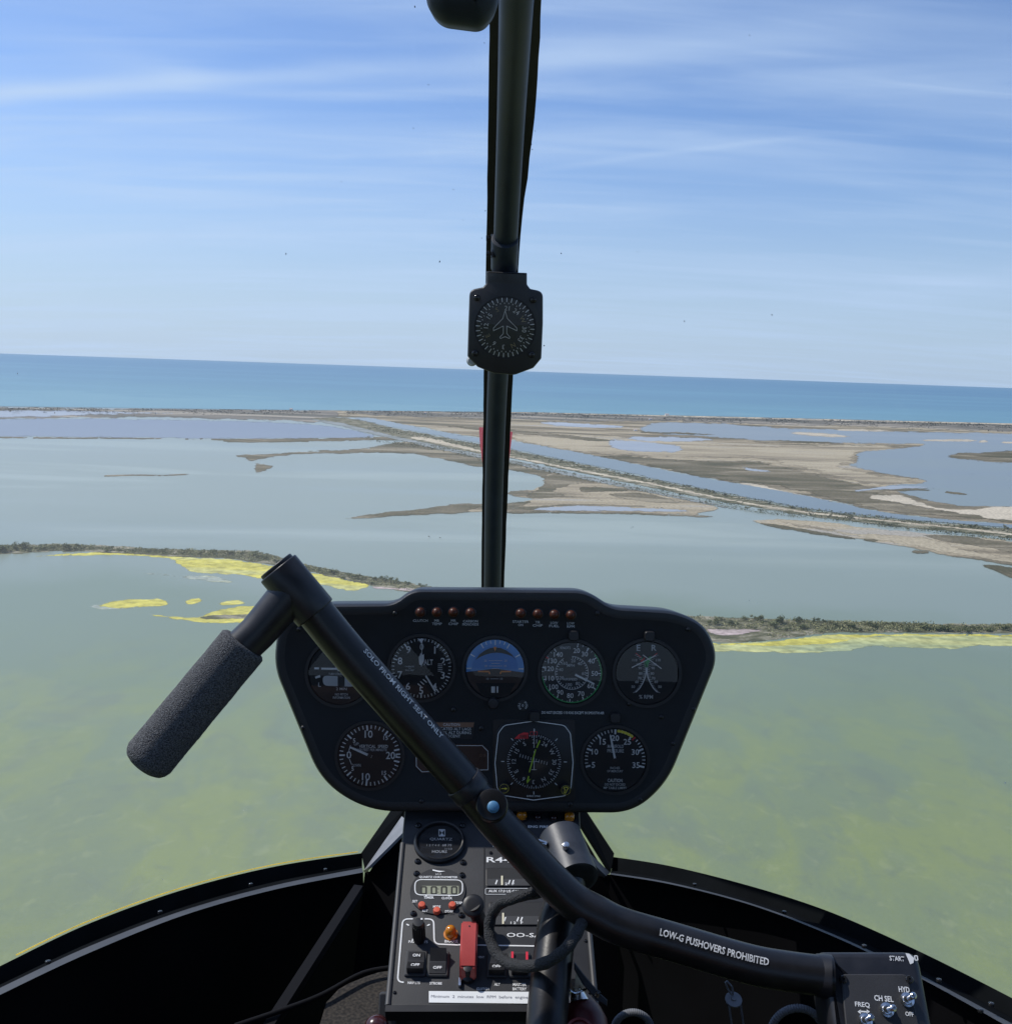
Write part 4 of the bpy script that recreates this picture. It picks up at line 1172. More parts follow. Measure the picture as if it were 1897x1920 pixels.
bm = bmesh.new(); tube(bm, [W(690, 1594, 1.575), W(722, 1546, 1.60)], .0022, 8); obj('skin_edge', bm, m_yellow, nose, smooth=60)
# nose bulkhead between the sills, below the pod
bm = bmesh.new()
loft(bm, [[W(684, 1634, 1.53), W(760, 1640, 1.50), W(915, 1650, 1.50), W(1070, 1645, 1.50), W(1144, 1640, 1.53)], [Vector((-.2, 1.25, ZF)), Vector((-.12, 1.22, ZF)), Vector((0, 1.22, ZF)), Vector((.12, 1.22, ZF)), Vector((.2, 1.25, ZF))]]); obj('footwell_wall', bm, m_inner, nose)
bm = bmesh.new()
tp = [W(738, 1512, 1.60), W(1086, 1512, 1.60)]
loft(bm, [[W(762, 1515, 1.575), W(1062, 1515, 1.575)], [W(690, 1640, 1.52), W(1138, 1644, 1.52)]]); obj('nose_panel', bm, m_inner, nose)
# left interior strut and small cable
a, b = W(672, 1668, 1.36), W(536, 1880, 1.12)
bm = bmesh.new(); tube(bm, [a, b, b + (b - a) * .3], .0085, 4); obj('strut', bm, m_brace, nose)
# floor
bm = bmesh.new(); face(bm, [(-.44, -.6, ZF), (.44, -.6, ZF), (.44, .80, ZF), (.38, 1.08, ZF), (.19, 1.34, ZF), (-.19, 1.34, ZF), (-.38, 1.08, ZF), (-.44, .80, ZF)])
o = obj('cabin_floor', bm, m_inner, None, (0, .6, ZF)); tag(o, 'dark floor of the cabin', 'floor', kind='structure')
bm = bmesh.new()
cp_ = [(735, 1816), (690, 1830), (640, 1850), (612, 1880), (600, 1920), (590, 1990), (740, 1990)]
def FL(x, y, z):
    v = ray(x, y); return v * (z / v.z)
stack(bm, [Vector(FL(x, y, -.70)[:2]) for x, y in cp_], [(0, -.72), (0, -.70)], 0)
o = obj('floor_carpet', bm, m_carpet, None, FL(680, 1880, -.70)); tag(o, 'speckled dark brown carpet beside the foot of the pedestal', 'carpet')
bm = bmesh.new(); tube(bm, smoothpath([FL(742, 1814, -.69), FL(680, 1826, -.69), FL(600, 1868, -.69), FL(520, 1898, -.69), FL(440, 1925, -.69)], 8), .003, 10)
o = obj('floor_cable', bm, m_brace, None, FL(600, 1868, -.70), smooth=60); tag(o, 'thin dark cable curving across the floor left of the pedestal', 'cable')

# windscreen panes
def gd(x, y):
    t = [(-200, .62), (0, .765), (440, 1.10), (620, 1.225), (760, 1.325), (920, 1.432), (1100, 1.552), (1300, 1.66), (1660, 1.80)]
    for (y0, d0), (y1, d1) in zip(t, t[1:]):
        if y <= y1:
            base = d0 + (d1 - d0) * (y - y0) / (y1 - y0); break
    else: base = 1.8
    k = abs(x - 925) / 1000
    return base * (1 - .30 * k ** 1.6) + .012
ws = thing('windscreen', 'clear curved windscreen with a few specks of dirt on it', 'windscreen', W(925, 1300, 1.7))
for xs in ([-140, 40, 220, 400, 560, 680, 790, 870, 924], [926, 985, 1060, 1180, 1320, 1480, 1650, 1830, 2040]):
    bm = bmesh.new()
    rows = []
    for k in range(25):
        r = []
        for x in xs:
            yb = 1300
            pts = [(-140, 1880), (0, 1812), (172, 1730), (352, 1666), (521, 1624), (679, 1600), (738, 1512), (925, 1400), (1086, 1512), (1148, 1607), (1255, 1624), (1400, 1660), (1547, 1707), (1712, 1779), (1897, 1872), (2040, 1950)]
            for (x0, y0), (x1, y1) in zip(pts, pts[1:]):
                if x0 <= x <= x1: yb = y0 + (y1 - y0) * (x - x0) / (x1 - x0)
            y = -200 + (yb + 200) * k / 24
            r.append(W(x, y, gd(x, y)))
        rows.append(r)
    loft(bm, rows); obj('pane', bm, m_screen, ws, smooth=80)
# specks of dirt and flies
rnd = random.Random(3)
sp_dark = [(803, 158), (640, 340), (536, 476), (1283, 602), (1447, 590), (1405, 66), (996, 270), (998, 280), (992, 262), (1195, 472), (910, 395), (908, 80), (778, 12), (1001, 160), (1003, 245), (850, 355), (1183, 990), (1186, 988), (1052, 475), (824, 490), (868, 412), (1020, 648), (903, 446), (775, 240), (1250, 1394)]
sp_light = [(1398, 1128), (1404, 1126), (1420, 1131), (1700, 1483), (1884, 1468), (33, 700), (355, 728), (457, 1520), (462, 1518), (305, 1649), (1333, 1050)]
for nm, L, m in (('dirt_speck', sp_dark, mat('dark dirt', (.10, .13, .17), .9)), ('dirt_speck', sp_light, mat('pale dirt', (.75, .78, .78), .9))):
    for x, y in L:
        bm = bmesh.new(); d = gd(x, y) - .004; c = W(x, y, d); r = rnd.uniform(.0004, .0010)
        n = 7
        pts = []
        for k in range(n):
            a = 2 * math.pi * k / n; q = r * rnd.uniform(.5, 1.2)
            pts.append(c + RT * q * math.cos(a) * .8 + UP * q * math.sin(a) * rnd.uniform(.7, 1.8))
        face(bm, pts); obj(nm, bm, m, ws)

# ================================================================== fire extinguisher, pedals, small things
ex = thing('fire_extinguisher', 'small dark red extinguisher with black lever right of the pedestal', 'fire extinguisher', W(1105, 2060, 0.890))
EA, EB = W(1082, 1872, 0.930), W(1110, 2050, 0.870)
ed = (EB - EA).normalized()
bm = bmesh.new(); tube(bm, [EA - ed * .004, EA, EA + ed * .012, EA + ed * .022, EB], [.008, .012, .020, .0235, .0235], 28); obj('bottle', bm, m_extred, ex, smooth=60)
bm = bmesh.new(); tube(bm, [W(1084, 1880, 0.915), W(1080, 1862, 0.920), W(1078, 1850, 0.920), W(1078, 1845, 0.920)], [.010, .008, .008, .010], 16); obj('neck', bm, m_chrome, ex, smooth=40)
lv = [(1076, 1803, 1.03), (1095, 1828, 1.03), (1124, 1862, 1.03), (1139, 1876, 1.03), (1138, 1888, 1.03), (1118, 1876, 1.03), (1092, 1846, 1.03), (1076, 1818, 1.03)]
EXP = Plane(W(1105, 1846, 0.900), RT, -W(1105, 1846, 1))
bm = bmesh.new(); stack(bm, [Vector(EXP.uv(x, y)) for x, y, d in lv], [(0, -.010), (0, 0), (.0008, .001)], 0); finish(bm, EXP); obj('lever', bm, m_satin, ex)
bm = bmesh.new(); tube(bm, [W(1119, 1868, 0.894), W(1122, 1861, 0.892)], .0022, 10); obj('lever_pin', bm, m_chrome, ex)
cr = [(1082, 1812, 1.045), (1090, 1822, 1.045), (1096, 1848, 1.045), (1092, 1858, 1.045), (1086, 1846, 1.045), (1080, 1866, 1.045), (1076, 1862, 1.045), (1078, 1835, 1.045)]
bm = bmesh.new(); stack(bm, [Vector(EXP.uv(x, y)) for x, y, d in cr], [(0, -.018), (0, -.014)], 0); finish(bm, EXP); obj('safety_tag', bm, m_cream, ex)
bm = bmesh.new(); tube(bm, smoothpath([W(1068, 1856, 0.900), W(1078, 1862, 0.898), (W(1090, 1858, 0.900)), W(1098, 1856, 0.905)], 5), .0012, 8); obj('wire_clip', bm, m_chrome, ex)
bm = bmesh.new(); lathe(bm, [(.012, 0), (.012, .003), (.0095, .004), (.009, .002), (0, .002)], 24); PQ = Plane(W(1087, 1938, .855), RT, -F * .6 + UP * .8); finish(bm, PQ); obj('gauge_ring', bm, [m_extred], ex, smooth=40)

for lab, cx_, cy_, rx, ry, d in (('grey ribbed pedal arch just right of the extinguisher', 1186, 1937, 36, 38, 1.28), ('grey ribbed pedal arch beneath the crossbar beside the switch box', 1495, 1946, 52, 55, 1.2)):
    pd = thing('foot_pedal', lab, 'pedal', W(cx_, cy_ + 20, d), 'ribbed pedals in the footwell')
    bm = bmesh.new()
    pts = [W(cx_ + rx * math.cos(a), cy_ - ry * math.sin(a), d - .01 * math.sin(a)) for a in [R_(-20 + 220 * k / 90) for k in range(91)]]
    tube(bm, pts, [(.0048 if k % 2 else .0042) for k in range(91)], 12); obj('ribbed_rim', bm, m_hose, pd, smooth=30)
    bm = bmesh.new()
    face(bm, [W(cx_ + rx * .95 * math.cos(R_(a)), cy_ - ry * .95 * math.sin(R_(a)), d + .006) for a in range(-20, 201, 10)]); obj('pad', bm, m_inner, pd)
wg = thing('cable_clip', 'thin wire loop with a round grey washer hanging below the crossbar', 'cable clip', W(1375, 1872, 1.15))
bm = bmesh.new(); tube(bm, smoothpath([W(1360, 1842, 1.15), W(1364, 1855, 1.15), W(1373, 1866, 1.15), W(1372, 1852, 1.15), W(1362, 1840, 1.15)], 6), .0012, 8); obj('wire', bm, m_hose, wg, smooth=60)
PG = Plane(W(1375, 1875, 1.15), RT, UP * .85 - F * .5)
bm = bmesh.new(); lathe(bm, [(.0095, -.001), (.0095, .001), (.003, .0015), (.0026, .003), (0, .003)], 24); finish(bm, PG); obj('washer', bm, m_hose, wg, smooth=40)
for x in (1366, 1388):
    bm = bmesh.new(); tube(bm, [W(x, 1882, 1.16), W(x + 8, 1940, 1.16)], .0012, 8); obj('wire', bm, m_hose, wg)
kb = thing('fuel_valve', 'glossy dark red knob at the bottom edge left of the pedestal', 'valve', W(705, 1935, .93))
PK = Plane(W(706, 1928, .92), RT, -W(706, 1928, 1) + UP * .3)
bm = bmesh.new(); lathe(bm, [(.006, -.02), (.007, -.008), (.0105, -.004), (.0112, .002), (.0085, .007), (.004, .009), (0, .0095)], 24); finish(bm, PK); obj('head', bm, m_dknob, kb, smooth=60)
bm = bmesh.new(); tube(bm, [W(706, 1928, .925), W(712, 2000, .95)], .006, 14); obj('stem', bm, m_blk, kb, smooth=60)
bm = bmesh.new(); box(bm, (0, 0, 0), .017, .05, .01, 0, .002); PS = Plane(W(727, 1916, .95), RT, -F * .9 + UP * .3); finish(bm, PS); obj('bracket', bm, m_conside, kb)

# ================================================================== unseen cabin shell and bench, added for shade and dial reflections
cb = thing('added_cabin_shell', 'unseen dark roof, doors and walls added to shade the cabin', 'added cabin shell', Vector((0, -1.2, -1.0)))
bm = bmesh.new()
def quadbox(x0, x1, y0, y1, z0, z1): box(bm, ((x0 + x1) / 2, (y0 + y1) / 2, (z0 + z1) / 2), x1 - x0, y1 - y0, z1 - z0)
quadbox(-.75, .75, -1.3, .55, .40, .44); obj('roof', bm, m_roof, cb)  # unseen roof added to keep sky fill off the cockpit
bm = bmesh.new(); quadbox(-.75, .75, -1.34, -1.3, -1.0, -.36); obj('added_rear_wall', bm, m_roof, cb)
for x in (-.77, .77):
    bm = bmesh.new(); quadbox(x - .02, x + .02, -1.3, .40, -1.0, -.22); obj('added_door', bm, m_roof, cb)
    bm = bmesh.new(); quadbox(x - .02, x + .02, -1.3, -.8, -.22, .44); obj('added_side_wall', bm, m_roof, cb)
bench = thing('added_bench', 'unseen brown bench added behind the viewpoint for dial reflections', 'seat', Vector((0, -.5, -1.0)))  # added so the dial glass has something brown to mirror
bm = bmesh.new(); box(bm, (0, -.42, -.66), 1.36, .14, .52, 0, .05); obj('backrest', bm, m_leather, bench, smooth=40)
bm = bmesh.new(); box(bm, (0, -.24, -.84), 1.36, .5, .14, 0, .05); obj('seat', bm, m_leather, bench, smooth=40)

# ================================================================== landscape
def feather(nt, b, scl=.045):
    """ragged natural margins: the sheet thins out towards its rim where the vertex attribute 'rim' falls to 0"""
    N = nt.nodes.new; Lk = nt.links.new
    out = [n for n in nt.nodes if n.type == 'OUTPUT_MATERIAL'][0]
    at = N('ShaderNodeAttribute'); at.attribute_name = 'rim'
    geo = N('ShaderNodeNewGeometry')
    nz = N('ShaderNodeTexNoise'); nz.inputs['Scale'].default_value = scl; nz.inputs['Detail'].default_value = 9; nz.inputs['Roughness'].default_value = .68
    Lk(geo.outputs['Position'], nz.inputs['Vector'])
    m1 = N('ShaderNodeMath'); m1.operation = 'MULTIPLY_ADD'; m1.inputs[1].default_value = 2.6; m1.inputs[2].default_value = -1.3
    Lk(nz.outputs['Fac'], m1.inputs[0])
    ad = N('ShaderNodeMath'); ad.operation = 'ADD'; Lk(at.outputs['Fac'], ad.inputs[0]); Lk(m1.outputs[0], ad.inputs[1])
    mr = N('ShaderNodeMapRange'); mr.interpolation_type = 'SMOOTHSTEP'; mr.inputs['From Min'].default_value = .22; mr.inputs['From Max'].default_value = .62
    Lk(ad.outputs[0], mr.inputs['Value'])
    tr = N('ShaderNodeBsdfTransparent'); mx = N('ShaderNodeMixShader')
    Lk(mr.outputs['Result'], mx.inputs['Fac']); Lk(tr.outputs[0], mx.inputs[1]); Lk(b.outputs[0], mx.inputs[2])
    Lk(mx.outputs[0], out.inputs['Surface'])
def water_mat(name, stops, patch=None, rough=.22, spec=.5, bumpd=.0, rim=True):
    """colour by distance north (metres) with soft noise; patch: list of (scale, stretch, lo, hi, colour, strength, y0, y1)"""
    M = bpy.data.materials.new(name); M.use_nodes = True
    nt = M.node_tree; b = nt.nodes['Principled BSDF']; N = nt.nodes.new; Lk = nt.links.new
    b.inputs['Roughness'].default_value = rough
    b.inputs['Specular IOR Level'].default_value = spec
    b.inputs['IOR'].default_value = 1.33
    geo = N('ShaderNodeNewGeometry')
    sep = N('ShaderNodeSeparateXYZ'); Lk(geo.outputs['Position'], sep.inputs[0])
    wob = N('ShaderNodeTexNoise'); wob.inputs['Scale'].default_value = .006; wob.inputs['Detail'].default_value = 5
    Lk(geo.outputs['Position'], wob.inputs['Vector'])
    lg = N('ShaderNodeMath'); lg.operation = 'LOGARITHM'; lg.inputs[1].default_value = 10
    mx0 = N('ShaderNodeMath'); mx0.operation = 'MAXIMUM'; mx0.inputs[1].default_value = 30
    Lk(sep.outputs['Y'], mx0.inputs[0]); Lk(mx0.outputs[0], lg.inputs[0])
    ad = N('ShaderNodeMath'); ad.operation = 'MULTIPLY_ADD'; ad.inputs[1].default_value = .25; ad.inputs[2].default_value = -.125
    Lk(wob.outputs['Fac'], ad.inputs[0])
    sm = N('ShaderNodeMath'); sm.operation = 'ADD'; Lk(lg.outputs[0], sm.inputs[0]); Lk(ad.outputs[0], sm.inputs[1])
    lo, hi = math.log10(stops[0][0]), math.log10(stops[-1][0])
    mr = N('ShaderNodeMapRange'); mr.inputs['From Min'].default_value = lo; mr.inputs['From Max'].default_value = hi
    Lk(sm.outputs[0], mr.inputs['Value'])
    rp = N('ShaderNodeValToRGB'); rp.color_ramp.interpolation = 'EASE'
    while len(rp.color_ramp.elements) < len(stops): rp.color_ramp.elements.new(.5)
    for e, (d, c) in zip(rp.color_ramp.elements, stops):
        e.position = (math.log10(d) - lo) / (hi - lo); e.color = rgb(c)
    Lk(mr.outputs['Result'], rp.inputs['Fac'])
    cur = rp.outputs['Color']
    for i, (scl, st, l0, h0, c, k, y0, y1) in enumerate(patch or []):
        mp = N('ShaderNodeMapping'); mp.inputs['Scale'].default_value = (scl / st, scl, scl); mp.inputs['Location'].default_value = (i * 3.7, i * 1.9, 0)
        Lk(geo.outputs['Position'], mp.inputs['Vector'])
        nz = N('ShaderNodeTexNoise'); nz.inputs['Scale'].default_value = 1; nz.inputs['Detail'].default_value = 7; nz.inputs['Roughness'].default_value = .58; nz.inputs['Distortion'].default_value = .9
        Lk(mp.outputs[0], nz.inputs['Vector'])
        m1 = N('ShaderNodeMapRange'); m1.interpolation_type = 'SMOOTHSTEP'; m1.inputs['From Min'].default_value = l0; m1.inputs['From Max'].default_value = h0; m1.inputs['To Max'].default_value = k
        Lk(nz.outputs['Fac'], m1.inputs['Value'])
        m2 = N('ShaderNodeMapRange'); m2.interpolation_type = 'SMOOTHSTEP'; m2.inputs['From Min'].default_value = y0; m2.inputs['From Max'].default_value = y1
        Lk(sep.outputs['Y'], m2.inputs['Value'])
        mu = N('ShaderNodeMath'); mu.operation = 'MULTIPLY'; Lk(m1.outputs[0], mu.inputs[0]); Lk(m2.outputs[0], mu.inputs[1])
        mx = N('ShaderNodeMix'); mx.data_type = 'RGBA'; Lk(mu.outputs[0], mx.inputs['Factor']); Lk(cur, mx.inputs['A']); mx.inputs['B'].default_value = rgb(c)
        cur = mx.outputs['Result']
    Lk(cur, b.inputs['Base Color'])
    if rim: feather(nt, b)
    if bumpd:
        n2 = N('ShaderNodeTexNoise'); n2.inputs['Scale'].default_value = .35; n2.inputs['Detail'].default_value = 3
        Lk(geo.outputs['Position'], n2.inputs['Vector'])
        bp = N('ShaderNodeBump'); bp.inputs['Strength'].default_value = .3; bp.inputs['Distance'].default_value = bumpd
        Lk(n2.outputs['Fac'], bp.inputs['Height']); Lk(bp.outputs['Normal'], b.inputs['Normal'])
    return M
def ground_mat(name, cols, scale=.03, stretch=3.0, detail=8, rough=.95, fine=.4):
    """cols: list of (position, colour) over noise"""
    M = bpy.data.materials.new(name); M.use_nodes = True
    nt = M.node_tree; b = nt.nodes['Principled BSDF']; N = nt.nodes.new; Lk = nt.links.new
    b.inputs['Roughness'].default_value = rough; b.inputs['Specular IOR Level'].default_value = .15
    geo = N('ShaderNodeNewGeometry')
    mp = N('ShaderNodeMapping'); mp.inputs['Scale'].default_value = (scale / stretch, scale, scale); mp.inputs['Rotation'].default_value = (0, 0, R_(-12))
    Lk(geo.outputs['Position'], mp.inputs['Vector'])
    nz = N('ShaderNodeTexNoise'); nz.inputs['Scale'].default_value = 1; nz.inputs['Detail'].default_value = detail; nz.inputs['Roughness'].default_value = .62; nz.inputs['Distortion'].default_value = .6
    Lk(mp.outputs[0], nz.inputs['Vector'])
    rp = N('ShaderNodeValToRGB')
    while len(rp.color_ramp.elements) < len(cols): rp.color_ramp.elements.new(.5)
    for e, (p, c) in zip(rp.color_ramp.elements, cols): e.position = p; e.color = rgb(c)
    ct = N('ShaderNodeMapRange'); ct.inputs['From Min'].default_value = .33; ct.inputs['From Max'].default_value = .67; ct.clamp = False; Lk(nz.outputs['Fac'], ct.inputs['Value'])
    Lk(ct.outputs[0], rp.inputs['Fac'])
    n2 = N('ShaderNodeTexNoise'); n2.inputs['Scale'].default_value = fine; n2.inputs['Detail'].default_value = 5
    Lk(geo.outputs['Position'], n2.inputs['Vector'])
    m1 = N('ShaderNodeMapRange'); m1.inputs['From Min'].default_value = .3; m1.inputs['From Max'].default_value = .7; m1.inputs['To Min'].default_value = .65; m1.inputs['To Max'].default_value = 1.25
    Lk(n2.outputs['Fac'], m1.inputs['Value'])
    mx = N('ShaderNodeMix'); mx.data_type = 'RGBA'; mx.blend_type = 'MULTIPLY'; mx.inputs['Factor'].default_value = 1
    Lk(rp.outputs['Color'], mx.inputs['A']); Lk(m1.outputs[0], mx.inputs['B'])
    Lk(mx.outputs['Result'], b.inputs['Base Color'])
    feather(nt, b)
    return M

m_lagoon = water_mat('lagoon water',
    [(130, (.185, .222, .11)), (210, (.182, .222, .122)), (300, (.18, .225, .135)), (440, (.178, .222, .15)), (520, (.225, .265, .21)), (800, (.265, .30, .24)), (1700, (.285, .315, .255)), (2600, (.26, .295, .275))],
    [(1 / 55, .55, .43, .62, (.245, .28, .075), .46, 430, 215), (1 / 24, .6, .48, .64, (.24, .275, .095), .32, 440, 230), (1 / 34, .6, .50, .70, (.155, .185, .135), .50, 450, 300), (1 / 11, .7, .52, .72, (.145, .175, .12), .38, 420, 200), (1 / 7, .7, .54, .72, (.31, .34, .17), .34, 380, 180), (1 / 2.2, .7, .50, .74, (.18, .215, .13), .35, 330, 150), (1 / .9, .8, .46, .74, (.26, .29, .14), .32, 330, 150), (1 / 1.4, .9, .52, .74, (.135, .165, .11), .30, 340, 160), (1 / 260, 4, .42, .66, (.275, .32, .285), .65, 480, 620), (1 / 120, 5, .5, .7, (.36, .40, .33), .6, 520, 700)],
    rough=.3, spec=.22, rim=False)
m_sea = water_mat('sea water', [(2700, (.155, .295, .335)), (3400, (.125, .255, .31)), (6000, (.105, .22, .30)), (20000, (.092, .195, .29)), (90000, (.12, .22, .31))],
    [(1 / 900, 5, .45, .7, (.15, .31, .38), .5, 2500, 4000)], rough=.4, spec=.25, rim=False)
m_pond = water_mat('pond water', [(1400, (.215, .242, .275)), (1900, (.205, .23, .27)), (3000, (.28, .30, .315))], rough=.3, spec=.12)
m_pale = water_mat('pale shallow water', [(1400, (.315, .335, .345)), (3000, (.40, .415, .43))], [(1 / 60, 4, .45, .65, (.26, .29, .33), .6, 900, 1000)], rough=.3, spec=.12)
m_ditch = water_mat('ditch water', [(700, (.245, .26, .23)), (2400, (.29, .30, .27))], [(1 / 25, 3, .42, .62, (.17, .165, .115), .85, 400, 500)], rough=.4, spec=.1)
m_canal = water_mat('canal water', [(700, (.17, .21, .225)), (1200, (.195, .235, .24)), (2400, (.25, .285, .285))], rough=.3, spec=.12)
m_blag = water_mat('far lagoon water', [(700, (.21, .245, .225)), (1200, (.21, .245, .235)), (2600, (.24, .265, .27))], [(1 / 200, 5, .45, .65, (.20, .235, .25), .6, 900, 1000)], rough=.3, spec=.12)
m_scrub = ground_mat('salt marsh scrub', [(.22, (.095, .088, .05)), (.48, (.14, .122, .074)), (.66, (.175, .15, .098)), (.90, (.29, .25, .17))], .02, 2.5)
m_marsh = ground_mat('mottled mudflat', [(.20, (.13, .118, .075)), (.40, (.19, .16, .105)), (.56, (.31, .26, .175)), (.75, (.40, .34, .23)), (.95, (.36, .33, .27))], .012, 4)
m_sand = ground_mat('dry sand', [(.15, (.225, .19, .13)), (.40, (.37, .315, .215)), (.62, (.43, .37, .255)), (.9, (.32, .285, .22))], .01, 4)
m_wsand = ground_mat('pale sand', [(.3, (.42, .37, .28)), (.7, (.55, .48, .36))], .02, 3)
m_pinks = ground_mat('pinkish sand', [(.3, (.30, .25, .22)), (.7, (.46, .37, .34))], .05, 3)
m_road = ground_mat('dirt track', [(.3, (.43, .37, .27)), (.7, (.55, .48, .35))], .03, 3)
m_coast = ground_mat('coastal scrub', [(.25, (.115, .115, .09)), (.50, (.155, .145, .12)), (.68, (.21, .19, .155)), (.88, (.40, .355, .28))], .012, 5)
m_dike = ground_mat('dike earth', [(.30, (.085, .085, .045)), (.48, (.135, .13, .075)), (.62, (.20, .185, .12)), (.78, (.30, .275, .20))], .09, 1.6, fine=.9)
m_algae = ground_mat('yellow algae', [(.2, (.46, .42, .10)), (.50, (.56, .50, .10)), (.8, (.48, .46, .17))], .05, 4, fine=.25)
m_algae2 = ground_mat('thin algae', [(.30, (.30, .34, .19)), (.52, (.40, .42, .19)), (.72, (.46, .46, .20))], .05, 5, fine=.25)
m_foam_w = ground_mat('pale scum', [(.3, (.30, .34, .29)), (.7, (.42, .44, .30))], .06, 6)

def fract(pts, amp, step=5.0, closed=True, ya=.30, seed=0):
    out = []
    n = len(pts)
    for i in range(n if closed else n - 1):
        a, b = pts[i], pts[(i + 1) % n]
        L = math.hypot(b[0] - a[0], b[1] - a[1]); k = max(1, int(L / step))
        for j in range(k):
            t = j / k
            x, y = a[0] + (b[0] - a[0]) * t, a[1] + (b[1] - a[1]) * t
            q = Vector((x * .035, y * .09, seed)); q2 = Vector((x * .12, y * .3, seed + 5))
            q3 = Vector((x * .45, y * .9, seed + 9))
            dx = noise.noise(q) * amp + noise.noise(q2) * amp * .5 + noise.noise(q3) * min(amp, 5) * .8
            dy = (noise.noise(q + Vector((31, 7, 0))) + .6 * noise.noise(q2 + Vector((11, 3, 0)))) * amp * ya + noise.noise(q3 + Vector((5, 3, 0))) * min(amp, 4) * ya * .7
            out.append((x + dx, y + dy))
    return out
_sd = [0]
rg = np.random.default_rng(5)
def land(name, pts, z, m, amp=6, label=None, kind='structure', cat=None, step=2.0, ya=.30, smooth=True, rimw=9.0):
    _sd[0] += 1
    if smooth:
        P = [Vector((x, y, 0)) for x, y in pts]
        P = P + [P[0]]
        pts = [(p.x, p.y) for p in smoothpath(P, 4)[:-1]]
    pp = fract(pts, amp, step, True, ya, _sd[0] * 1.7) if amp else pts
    k = len(pp)
    A = np.array([(x, y * 3) for x, y in pp]); B = np.roll(A, -1, 0)
    xs = np.arange(A[:, 0].min(), A[:, 0].max(), 7.0); ys = np.arange(A[:, 1].min() / 3, A[:, 1].max() / 3, 2.2)
    gx, gy = np.meshgrid(xs, ys); P = np.stack([gx.ravel() + rg.uniform(-1.5, 1.5, gx.size), (gy.ravel() + rg.uniform(-.5, .5, gx.size)) * 3], 1)
    def dist(P):
        out = np.empty(len(P)); ins = np.empty(len(P), bool)
        for s0 in range(0, len(P), 400):
            Q = P[s0:s0 + 400, None, :]; AB = (B - A)[None]; AQ = Q - A[None]
            t = np.clip((AQ * AB).sum(2) / np.maximum((AB * AB).sum(2), 1e-9), 0, 1)
            dd = np.sqrt(((AQ - AB * t[..., None]) ** 2).sum(2)); out[s0:s0 + 400] = dd.min(1)
            y0, y1 = A[None, :, 1], B[None, :, 1]; qy = Q[..., 1]
            c_ = ((y0 > qy) != (y1 > qy)); xi = A[None, :, 0] + (qy - y0) / np.where(y1 == y0, 1e-9, y1 - y0) * (B - A)[None, :, 0]
            ins[s0:s0 + 400] = ((c_ & (Q[..., 0] < xi)).sum(1) % 2) == 1
        return out, ins
    if len(P): 
        dP, iP = dist(P); P = P[iP & (dP > 1.2)]
    vin = [Vector(((x - 950) * .01, (y - 900) * .03)) for x, y in pp] + [Vector(((x - 950) * .01, (y / 3 - 900) * .03)) for x, y in P]
    vs, es, fs, *_ = delaunay_2d_cdt(vin, [], [list(range(k))], 1, 1e-6)
    V = np.array([(v.x / .01 + 950, (v.y / .03 + 900) * 3) for v in vs])
    dV, _i = dist(V); fw = max(1.0, min(rimw, dV.max() * .55)); base = .45 if dV.max() < 8 else .12
    rim = np.clip(base + (1 - base) * dV / fw, 0, 1) if rimw > 0 else np.ones(len(V))
    if rimw > 0: rim = np.where(V[:, 0] < -60, 1, np.where(V[:, 0] > 1960, 1, rim))
    w = [G(v.x / .01 + 950, v.y / .03 + 900, z) for v in vs]
    bm = bmesh.new(); lay = bm.verts.layers.float.new('rim')
    bv = [bm.verts.new(p) for p in w]
    for q, r in zip(bv, rim): q[lay] = float(r)
    for f in fs:
        q = [bv[i] for i in f]
        if len(set(f)) < 3: continue
        try: g_ = bm.faces.new(q)
        except ValueError: continue
        g_.normal_update()
        if g_.normal.z < 0: g_.normal_flip()
    c = sum(w, Vector((0, 0, 0))) / len(w)
    o = obj(name, bm, m, None, c)
    tag(o, label, cat or name.replace('_', ' '), kind=kind)
    return o

# one sheet of water out to the horizon: lagoon first, the open sea beyond the shore
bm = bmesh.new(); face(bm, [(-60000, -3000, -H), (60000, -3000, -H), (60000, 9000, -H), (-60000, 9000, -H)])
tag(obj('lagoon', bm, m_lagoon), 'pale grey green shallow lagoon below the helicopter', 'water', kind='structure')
sea_y = [G(x, y) for x, y in ((-900, 735), (0, 762), (300, 766), (560, 769), (1000, 773), (1400, 782), (1897, 794), (2800, 820))]
bm = bmesh.new()
S = [Vector((p.x, p.y, -H + .5)) for p in sea_y]
S = [Vector((-200000, S[0].y * .9, -H + .5))] + S + [Vector((200000, S[-1].y * 1.1, -H + .5))]
top = [Vector((p.x * 1.0, 700000, -H + .5)) for p in S]
for i in range(len(S) - 1): face(bm, [S[i], S[i + 1], top[i + 1], top[i]])
tag(obj('sea', bm, m_sea), 'blue sea stretching to the horizon', 'sea', kind='structure')

D_ = 'structure'
